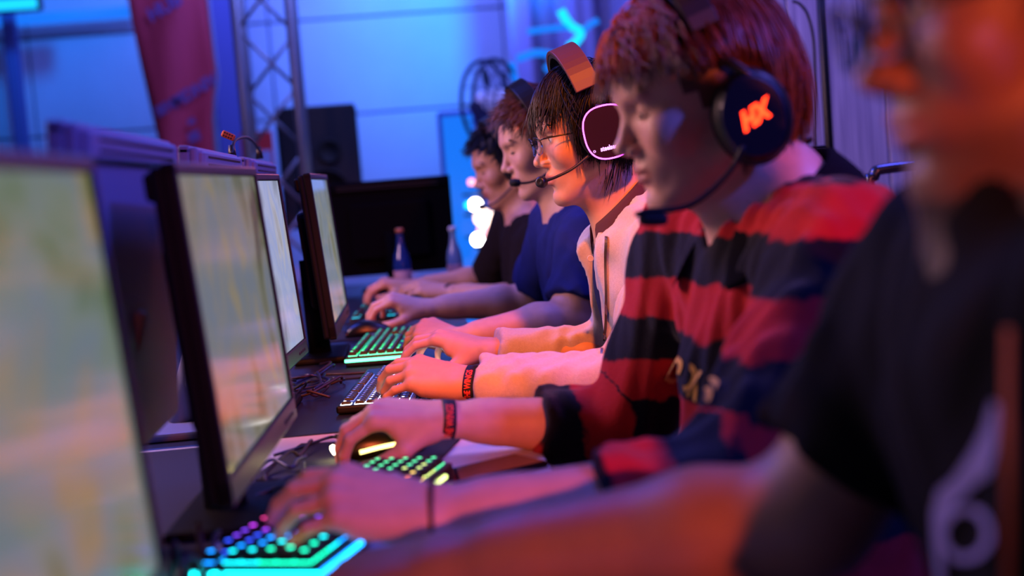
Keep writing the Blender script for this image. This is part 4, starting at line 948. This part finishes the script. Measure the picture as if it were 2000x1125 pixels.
# --- player in the blue shirt
W1, W2 = atY(888, 664, 2.83), atY(832, 602, 3.48)
def hair_short(mname, ln, th, seed, n=1900):
    def f(info, P):
        rad = radial((-.05, 0, .13))
        def flow(p, az):
            nn = nrm((p-np.array([-.004, 0, .043]))); return nrm(rad(p, az)*.9+nn*.7+np.array([.35 if p[2] > .08 else 0, 0, 0]))
        make_hair(info, MATS[mname], n, lambda p, az: ln*(1.25 if p[2] > .07 else .75), flow, thick=th, r=.0014, cap_e=.007, steps=5, jitter=.24, gravity=.1, seed=seed)
    return f
pD = person(dict(Y=3.2, nose=atY(980, 334, 3.2), yaw=4, pitch=15, hs=1.02, lid=1, detail=0, N=atY(1126, 420, 3.2), pelvis=(.58, 3.2, .50),
    SL=atY(1152, 468, 3.02), SR=(.425, 3.38, .99), EL=atY(1112, 622, 2.95), ER=atY(1035, 588, 3.50), WL=W1, WR=W2,
    HL=hp(W1, (805, 632), 2.92, 20, c=[(34, 40, 24), (34, 42, 24), (34, 42, 24), (30, 40, 22)]), HR=hp(W2, (775, 588), 3.48, 14, c=[(40, 34, 20), (40, 36, 20), (40, 38, 20), (42, 40, 20)], t=[(.050, .044, -.03), (.078, .046, -.05), (.10, .038, -.06)]),
    skin='skin', tone='#d2a090', hairmat='hair_brown', hair=hair_short('hair_brown', .032, .014, 5), shirt='navy_tee', shirt_name='shirt', sleeveL=.80, sleeveR=.80, sleeve_r=.070, loose=.018, fold=.005, neck_open=.066, seed=3.4, arm=1.05,
    label='person with short brown hair in a navy short-sleeved shirt, looking down'))
# --- farthest player
W1, W2 = atY(878, 570, 3.98), atY(806, 560, 4.30)
pE = person(dict(Y=4.0, nose=atY(926, 366, 4.0), yaw=6, pitch=16, hs=1.0, lid=1, detail=0, N=atY(1042, 438, 4.0), pelvis=(.54, 4.0, .50),
    SL=atY(1052, 484, 3.82), SR=(.385, 4.18, .97), EL=atY(1030, 590, 3.80), ER=atY(955, 545, 4.35), WL=W1, WR=W2,
    HL=hp(W1, (800, 558), 4.0, 15), HR=hp(W2, (740, 552), 4.30, 10, c=[(36, 36, 20)]*4),
    skin='skin', tone='#c9957f', hairmat='hair_ink', hair=hair_short('hair_ink', .030, .012, 6), shirt='dark_tee', shirt_name='shirt', sleeveL=.95, sleeveR=.95, sleeve_r=.070, loose=.018, fold=.005, neck_open=.064, seed=4.4,
    label='person with short black hair in a black shirt, farthest along the row'))
# --- blurred player nearest the camera
W1, W2 = np.array([.05, .58, .80]), atY(862, 1098, 1.14)
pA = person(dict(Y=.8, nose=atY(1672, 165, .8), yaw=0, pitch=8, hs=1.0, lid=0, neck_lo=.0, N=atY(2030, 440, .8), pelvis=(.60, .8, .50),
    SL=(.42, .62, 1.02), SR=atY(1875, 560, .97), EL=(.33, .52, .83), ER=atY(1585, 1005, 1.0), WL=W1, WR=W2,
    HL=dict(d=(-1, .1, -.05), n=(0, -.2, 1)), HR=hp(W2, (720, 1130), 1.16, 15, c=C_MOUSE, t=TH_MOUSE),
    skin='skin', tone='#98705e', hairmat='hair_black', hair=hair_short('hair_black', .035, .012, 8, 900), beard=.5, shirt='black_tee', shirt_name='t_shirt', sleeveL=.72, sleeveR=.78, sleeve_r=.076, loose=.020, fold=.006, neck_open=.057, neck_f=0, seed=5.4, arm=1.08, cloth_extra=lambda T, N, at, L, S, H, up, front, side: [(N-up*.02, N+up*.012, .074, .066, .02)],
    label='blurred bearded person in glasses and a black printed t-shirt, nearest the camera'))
for (x, y, lb) in [(.60, .8, 'chair under the person nearest the camera'), (.56, 1.6, 'chair under the person in the striped jumper'), (.60, 2.4, 'chair under the person in the hoodie'), (.58, 3.2, 'chair under the person in the navy shirt'), (.54, 4.0, 'chair under the person farthest along the row')]: chair(x, y, lb)

# ------------------------------------------------------------------ clothing details
def collar(info, mt, r_in=.060, drop=.045, gap=55, rise=.035, out=.04, name='collar', lift=.014):
    N, f, s, u = info['N'], info['front'], info['side'], info['up']; V = []; F = []; n = 40
    for i in range(n+1):
        a = D2R(gap+(360-2*gap)*i/n); fr = (1+math.cos(a))/2      # 1 at the front, 0 at the nape
        cdir = f*math.cos(a)*1.05+s*math.sin(a); base = N+f*.010+u*lift
        top = base+cdir*(r_in+.004)+u*(rise*(1-fr)-.035*fr+.012); mid = base+cdir*(r_in+.012)+u*(rise*(1-fr)-.035*fr+.016); low = base+cdir*(r_in+out*(.8+.5*fr))+u*(rise*(1-fr)-.035*fr+.008-drop*(.75+.6*fr))
        inn = base+cdir*(r_in)+u*(rise*(1-fr)-.045*fr-.02)
        V += [inn, top, mid, low]
    for i in range(n):
        for j in range(3): F.append((i*4+j, i*4+j+1, (i+1)*4+j+1, (i+1)*4+j))
    o = mesh_obj(name, V, F, mt, None, True); o.parent = info['shirt']; md = o.modifiers.new('thick', 'SOLIDIFY'); md.thickness = .004; o.modifiers.new('soft', 'SUBSURF').levels = 1; o.modifiers['soft'].render_levels = 1
    return o
collar(pB, MATS['black_wool'], r_in=.072, drop=.05, gap=30, rise=.035, out=.055)
collar(pC, mat('collar_navy_lit', '#4a2430', .9), r_in=.066, drop=.05, gap=28, rise=.040, out=.026, lift=.045)  # navy collar with the orange light on it mixed into its colour
# yellow lettering on the jumper chest
for ch, cx_, cy_ in [('D', 1320, 724), ('D', 1346, 740), ('K', 1366, 754), ('S', 1386, 764)]:
    V2, F2 = text_mesh(ch, 1.0, 0, 0, .035); wx = V2[:, 0].max()-V2[:, 0].min(); hy = V2[:, 1].max()-V2[:, 1].min(); V2 = V2-(V2.max(0)+V2.min(0))/2
    decal('chest_letter', [(cx_+v[0]/wx*20+v[1]/hy*27, cy_+v[0]/wx*15-v[1]/hy*48) for v in V2], F2, pB, mat('thread_yellow', '#e8a848', .7))['label'] = 'yellow embroidered letter'
# polo buttons and hoodie zip
for k, (x, y) in enumerate([(1153, 505)]):
    p = atY(x, y, 2.33); m = MB(); m.lathe([(.001, -.001), (.0055, -.001), (.006, .0005), (.0055, .002), (.004, .0015), (.001, .0015)], 16, rotx(D2R(90)) @ rotz(.3), p); o = m.build('button', mat('button_pale', '#d0ccc8', .3), None, True); o.parent = pC['shirt']
zp = bez([(1186, 462, 0), (1184, 520, 0), (1186, 580, 0), (1184, 640, 0), (1176, 690, 0)], 40)
decal('zip', [(p[0]+s*2.6, p[1]) for p in zp for s in (-1, 1)], [(2*i, 2*i+1, 2*i+3, 2*i+2) for i in range(len(zp)-1)], pC, mat('zip_brass', '#6a4a38', .35, metal=.7))['label'] = 'metal zip'
# lanyard and print of the near t-shirt
PRN = mat('print_lavender', '#8c86b8', .85); n = 40
decal('print_ring', [(1893+r*math.cos(2*math.pi*i/n), 1040+r*1.08*math.sin(2*math.pi*i/n)) for i in range(n) for r in (38, 52)], [(2*i, 2*i+1, (2*i+3) % (2*n), (2*i+2) % (2*n)) for i in range(n)], pA, PRN)
pa = [(1836, 1150), (1828, 1060), (1827, 1000), (1838, 955), (1866, 934), (1888, 905), (1910, 872), (1928, 835), (1944, 782)]; pb = [(1852, 1150), (1848, 1060), (1858, 1010), (1876, 975), (1900, 955), (1916, 940), (1940, 930), (1953, 880), (1957, 792)]
decal('print_patch', [q for ab in zip(pa, pb) for q in ab], [(2*i, 2*i+1, 2*i+3, 2*i+2) for i in range(len(pa)-1)], pA, PRN)
decal('lanyard', [(x+(y-750)*-.01, y) for y in range(640, 1160, 20) for x in (1969, 1987)], [(2*i, 2*i+1, 2*i+3, 2*i+2) for i in range(25)], pA, mat('lanyard_orange', '#a0441c', .8), .004)

# ------------------------------------------------------------------ headsets and glasses
def hobj(m, name, mt, root, smooth=True): return adopt(m.build(name, mt, None, smooth), root)
def headset(info, label, cx=-.005, cz=-.004, shell=BLK, band_w=.036, band_z=.158, cup=(.043, .050), cant=0.0, cush=PAD, band_m=None, thick=.030, cw=.094, tilt=8):
    T = info['T']; R = info['R']; hs = info['hs']; H = info['H']; root = empty('headset', tuple(T((0, 0, .15))), 0, label, 'headset', 'gaming headsets')
    band = []; n = 26; Ry_ = roty(D2R(tilt))
    path = [Ry_ @ np.array([-.005, (cw+.006)*math.cos(math.pi*i/n)*(1-.06*math.sin(math.pi*i/n)), .028+(band_z-.028)*math.sin(math.pi*i/n)**.62]) for i in range(n+1)]
    def strip(p0, wd, th, name, mt):
        V = []; F = []
        for i, p in enumerate(p0):
            t = nrm(p0[min(i+1, len(p0)-1)]-p0[max(i-1, 0)]); xx = Ry_ @ np.array([1., 0, 0]); nn = nrm(np.cross(t, xx))
            for (a, b) in ((-1, -1), (1, -1), (1, 1), (-1, 1)): V.append(T(p+xx*a*wd/2+nn*b*th/2))
        for i in range(len(p0)-1):
            for k in range(4): F.append((i*4+k, i*4+(k+1) % 4, (i+1)*4+(k+1) % 4, (i+1)*4+k))
        F += [(3, 2, 1, 0), tuple(len(V)-4+k for k in range(4))]
        mm = MB(); mm.add(V, F); o = hobj(mm, name, mt, root, False); bv = o.modifiers.new('b', 'BEVEL'); bv.width = .0015; bv.segments = 2; return o
    strip(path[2:-2], band_w, .007, 'headband', band_m or shell)
    strip([p*np.array([1, .95, 1])-np.array([0, 0, .007]) for p in path[6:-6]], band_w*.9, .008, 'headband_pad', cush)
    for s in (1, -1):
        Rc = R @ rotz(s*D2R(-cant)) @ rotx(-s*D2R(90)); c = T((cx, s*.078, cz))
        mm = MB(); mm.lathe([(r*hs, z*hs) for r, z in [(.024, 0), (cup[0]*.98, .0), (cup[0]*1.06, .006), (cup[0]*1.06, .014), (cup[0]*.98, .019), (.02, .019)]], 32, Rc, c, cup[1]/cup[0]); hobj(mm, 'ear_cushion', cush, root)
        mm = MB(); mm.lathe([(r*hs, z*hs) for r, z in [(.02, .018), (cup[0]*.97, .018), (cup[0], .024), (cup[0]*.97, thick), (cup[0]*.86, thick+.008), (cup[0]*.5, thick+.010), (.001, thick+.010)]], 32, Rc, c, cup[1]/cup[0]); hobj(mm, 'ear_cup', shell, root)
        mm = MB(); mm.tube([T(Ry_ @ np.array([-.005, s*(cw+.006), .052])), T((cx, s*(.078+.034), cz+.044)), T((cx, s*(.078+.036), cz+.019))], .006*hs, 8); hobj(mm, 'slider', shell, root)
    return root
def on_cup(info, V2, cant, lift, sx=1.0, rot=0.0, cy=0.0, cc=(-.005, -.004)):
    """flat mark on the left (camera side) cup; x = towards the back of the head as seen, y = up"""
    T = info['T']; out = []
    cr, sr = math.cos(rot), math.sin(rot); Rz_ = rotz(D2R(-cant))
    for v in V2:
        x, y = v[0]*cr-v[1]*sr, v[0]*sr+v[1]*cr+cy
        p = Rz_ @ np.array([-x*sx, lift, y]); out.append(T(np.array([cc[0], .078, cc[1]])+p))
    return out
CUPB = mat('cup_navy', '#15142c', .32)
hB = headset(pB, 'black headset with a glowing red emblem on the ear cup', shell=BLK, band_w=.034, band_z=.172, cup=(.043, .053), cant=16, cw=.100, thick=.030, cx=-.024, cz=-.022)
CB = (-.024, -.022)
mm = MB(); n = 30; pts = [(.036*math.cos(2*math.pi*i/n), .047*math.sin(2*math.pi*i/n)) for i in range(n)]
mm.add(on_cup(pB, pts, 16, .0405, cc=CB)+on_cup(pB, [(x*.93, y*.93) for x, y in pts], 16, .0445, cc=CB), [(i, (i+1) % n, n+(i+1) % n, n+i) for i in range(n)]+[tuple(n+i for i in range(n))]); hobj(mm, 'cup_plate', CUPB, hB, False)
V2, F2 = text_mesh('HX', .027, 0, .35, .0014); mm = MB(); mm.add(on_cup(pB, V2, 16, .0452, .82, D2R(14), .0, CB), F2); hobj(mm, 'emblem', glow('#ff3010', 7), hB, False)['label'] = 'glowing red emblem'
mm = MB(); mm.tube(bez([atY(x, y, 1.485) for (x, y) in [(1452, 285), (1432, 325), (1395, 368), (1345, 402), (1300, 410), (1265, 412), (1240, 420)]], 36), .0032, 8); hobj(mm, 'microphone_boom', BLK, hB)
mc = atY(1276, 428, 1.485); mm = MB(); mm.lathe([(.001, -.017), (.006, -.015), (.0078, -.008), (.0078, .008), (.006, .015), (.001, .017)], 16, np.stack([_U, _f, _R], 1), mc); hobj(mm, 'microphone', PAD, hB)
hC = headset(pC, 'headset with a glowing pink ring and lettering on its ear cup', shell=mat('cup_maroon', '#2c1418', .35), band_w=.046, band_z=.172, cup=(.044, .047), cant=4, cw=.098, cz=.006, band_m=mat('band_brown', '#4a2a26', .5), tilt=10)
CC = (-.005, .006)
n = 48; rp = []
for i in range(n+1):
    a = 2*math.pi*i/n; q = 2.6; rp.append((.0425*math.copysign(abs(math.cos(a))**(2/q), math.cos(a)), .0465*math.copysign(abs(math.sin(a))**(2/q), math.sin(a))))
mm = MB(); mm.add(on_cup(pC, rp[:-1], 4, .030, cc=CC)+on_cup(pC, rp[:-1], 4, .0425, cc=CC), [(i, (i+1) % n, n+(i+1) % n, n+i) for i in range(n)]+[tuple(n+i for i in range(n))]); hobj(mm, 'cup_plate', mat('plate_maroon', '#2a1216', .3), hC, False)
mm = MB(); mm.tube(on_cup(pC, [(x*.985, y*.985) for x, y in rp], 4, .0428, cc=CC), .0012, 8, False); hobj(mm, 'light_ring', glow('#f050f8', 7), hC)['label'] = 'glowing pink ring light'
V2, F2 = text_mesh('steelseries', .0115, 0, 0, .0004); mm = MB(); mm.add(on_cup(pC, V2, 4, .0431, .80, 0, -.027, CC), F2); hobj(mm, 'lettering', glow('#f8a0ff', 2.5), hC, False)
mm = MB()
for k in range(8):
    a = 2*math.pi*k/8; mm.add(on_cup(pC, [(-.0305+.0012*math.cos(a)-.0006*math.sin(a), -.028+.0012*math.sin(a)+.0006*math.cos(a)), (-.0305+.0012*math.cos(a)+.0006*math.sin(a), -.028+.0012*math.sin(a)-.0006*math.cos(a)), (-.0305+.0029*math.cos(a), -.028+.0029*math.sin(a))], 4, .0431, cc=CC), [(0, 1, 2)])
hobj(mm, 'gear_mark', glow('#f8a0ff', 2.5), hC, False)
mm = MB(); mm.tube(bez([atY(x, y, Y) for (x, y, Y) in [(1152, 302, 2.30), (1120, 328, 2.295), (1090, 344, 2.295), (1062, 355, 2.30)]], 24), .0026, 8); hobj(mm, 'microphone_boom', BLK, hC)
mc = atY(1058, 356, 2.30); mm = MB(); mm.lathe([(.001, -.010), (.008, -.009), (.0098, -.004), (.0098, .005), (.008, .009), (.005, .010), (.001, .008)], 20, np.stack([_R, _U, -_f], 1) @ roty(D2R(-25)), mc); hobj(mm, 'microphone', BLK, hC)
hD = headset(pD, 'black headset worn over short brown hair', band_w=.040, band_z=.165, cup=(.044, .050), cw=.098, tilt=10)
mm = MB(); mm.tube(bez([atY(x, y, 3.08) for (x, y) in [(1085, 325), (1060, 345), (1035, 356), (1008, 358)]], 20), .003, 8); hobj(mm, 'microphone_boom', BLK, hD)
mc = atY(1006, 357, 3.08); mm = MB(); mm.lathe([(.001, -.014), (.008, -.011), (.0095, 0), (.008, .011), (.001, .014)], 14, np.stack([_U, _f, _R], 1), mc); hobj(mm, 'microphone', PAD, hD)
hE = headset(pE, 'black headset of the farthest player with a thin microphone arm', band_w=.030, band_z=.160, cup=(.042, .048), cw=.096, tilt=10)
mm = MB(); mm.tube(bez([atY(x, y, 3.9) for (x, y) in [(1000, 365), (975, 390), (955, 402), (942, 404)]], 20), .0026, 8); hobj(mm, 'microphone_boom', BLK, hE)
mc = atY(941, 404, 3.9); mm = MB(); mm.lathe([(.001, -.011), (.007, -.008), (.008, 0), (.007, .008), (.001, .011)], 12, np.stack([_U, _f, _R], 1), mc); hobj(mm, 'microphone', PAD, hE)
def glasses(info, label, fm, lens, full=False, rx=.025, rz=.016, fr=.0009):
    T = info['T']; root = empty('glasses', tuple(T((.11, 0, .01))), 0, label, 'glasses'); q = 2.8
    for s in (1, -1):
        rim = []
        for i in range(33):
            a = 2*math.pi*i/32; y = rx*math.copysign(abs(math.cos(a))**(2/q), math.cos(a)); z = rz*math.copysign(abs(math.sin(a))**(2/q), math.sin(a)); rim.append(np.array([.112-.006*(abs(y+s*.0)/.025)**2*(1 if y*s > 0 else .2)+z*.06, s*.033+y, .009+z]))
        mm = MB(); mm.add([T(p) for p in rim[:-1]]+[T(p-np.array([.0015, 0, 0])) for p in rim[:-1]], [tuple(range(32)), tuple(range(63, 31, -1))]+[(i, 32+i, 32+(i+1) % 32, (i+1) % 32) for i in range(32)]); hobj(mm, 'lens', lens, root, False)
        mm = MB(); mm.tube([T(p) for p in (rim if full else rim[:17])], fr*(2.2 if full else 1.3), 6, False); hobj(mm, 'rim', fm, root)
        mm = MB(); mm.tube(bez([T(p) for p in [(.106, s*.0585, .019), (.098, s*.068, .020), (.05, s*.076, .018), (.0, s*.082, .016), (-.02, s*.082, .0)]], 24), fr*1.6, 6); hobj(mm, 'temple', fm, root)
    mm = MB(); mm.tube(bez([T(p) for p in [(.113, .009, .014), (.116, 0, .017), (.113, -.009, .014)]], 10), fr*1.6, 6); hobj(mm, 'bridge', fm, root)
    return root
LENS = mat('lens_clear', '#e8e8f0', .03, trans=1.0, spec=.6)
LENS.node_tree.nodes['Principled BSDF'].inputs['IOR'].default_value = 1.05
glasses(pC, 'thin half-rim glasses worn under the pink-ring headset', mat('frame_dark', '#1a0e0c', .35), LENS)
glasses(pA, 'glasses of the blurred person nearest the camera', mat('frame_black', '#0c0a0c', .3), LENS, True, .027, .020, .0012)

# ------------------------------------------------------------------ wristbands
def wristband(info, g, dist, width, th, label, mt, text=None, tmat=None, rx=None, rz=None):
    h = info['hands'][g]; W = h['W']; d = h['dirv']; t = h['t']; n = nrm(np.cross(d, t)); n = n*np.sign(n@h['n']); t = np.cross(n, d)
    c = W-d*dist; rx = rx or .0335; rz = rz or .0235; N_ = 40; root = empty('wristband', tuple(c), 0, label, 'wristband', 'wristbands'); V = []; F = []
    ring_ = lambda a, off_, ax: c+t*(rx+off_)*math.cos(a)+n*(rz+off_)*math.sin(a)+d*ax
    for i in range(N_):
        a = 2*math.pi*i/N_; V += [ring_(a, 0, -width/2), ring_(a, th, -width/2), ring_(a, th, width/2), ring_(a, 0, width/2)]
    for i in range(N_):
        j = (i+1) % N_
        for k in range(4): F.append((i*4+k, i*4+(k+1) % 4, j*4+(k+1) % 4, j*4+k))
    mm = MB(); mm.add(V, F); hobj(mm, 'strap', mt, root)
    if text:
        V2, F2 = text_mesh(text[0], width*.80, 0, 0, .0003); V2[:, 0] *= .70; a0 = D2R(text[1]); out = []
        L_ = .5*(rx+rz)
        for v in V2: out.append(ring_(a0+v[0]/L_, th+.0006, v[1]))
        mm = MB(); mm.add(out, F2); hobj(mm, 'lettering', tmat, root, False)
    return root
WB = mat('band_black', '#120a0c', .7); RT = mat('band_red', '#ff4a2a', .6)
# camera side of the wrist
def cam_ang(info, g):
    h = info['hands'][g]; d = h['dirv']; t = h['t']; n = nrm(np.cross(d, t)); n = n*np.sign(n@h['n']); t = np.cross(n, d); v = nrm(CAM-h['W']); return math.degrees(math.atan2(v@n, v@t))
wristband(pC, -1, .012, .018, .0016, 'black wristband with red lettering against the hoodie cuff', WB, ('THE WINGS', cam_ang(pC, -1), 1, 1), RT)
wristband(pB, 1, .004, .018, .0016, 'black wristband with red lettering on the mouse hand beside the rainbow keyboard', WB, ('THE WINGS', cam_ang(pB, 1), 1, 1), RT)
wristband(pB, -1, .004, .0045, .003, 'thin black bracelet on the hand over the rainbow keyboard', mat('cord_black', '#140a10', .8))
wristband(pE, -1, .0, .010, .002, 'thin dark bracelet on the wrist of the farthest player', MATS['cord_black'])
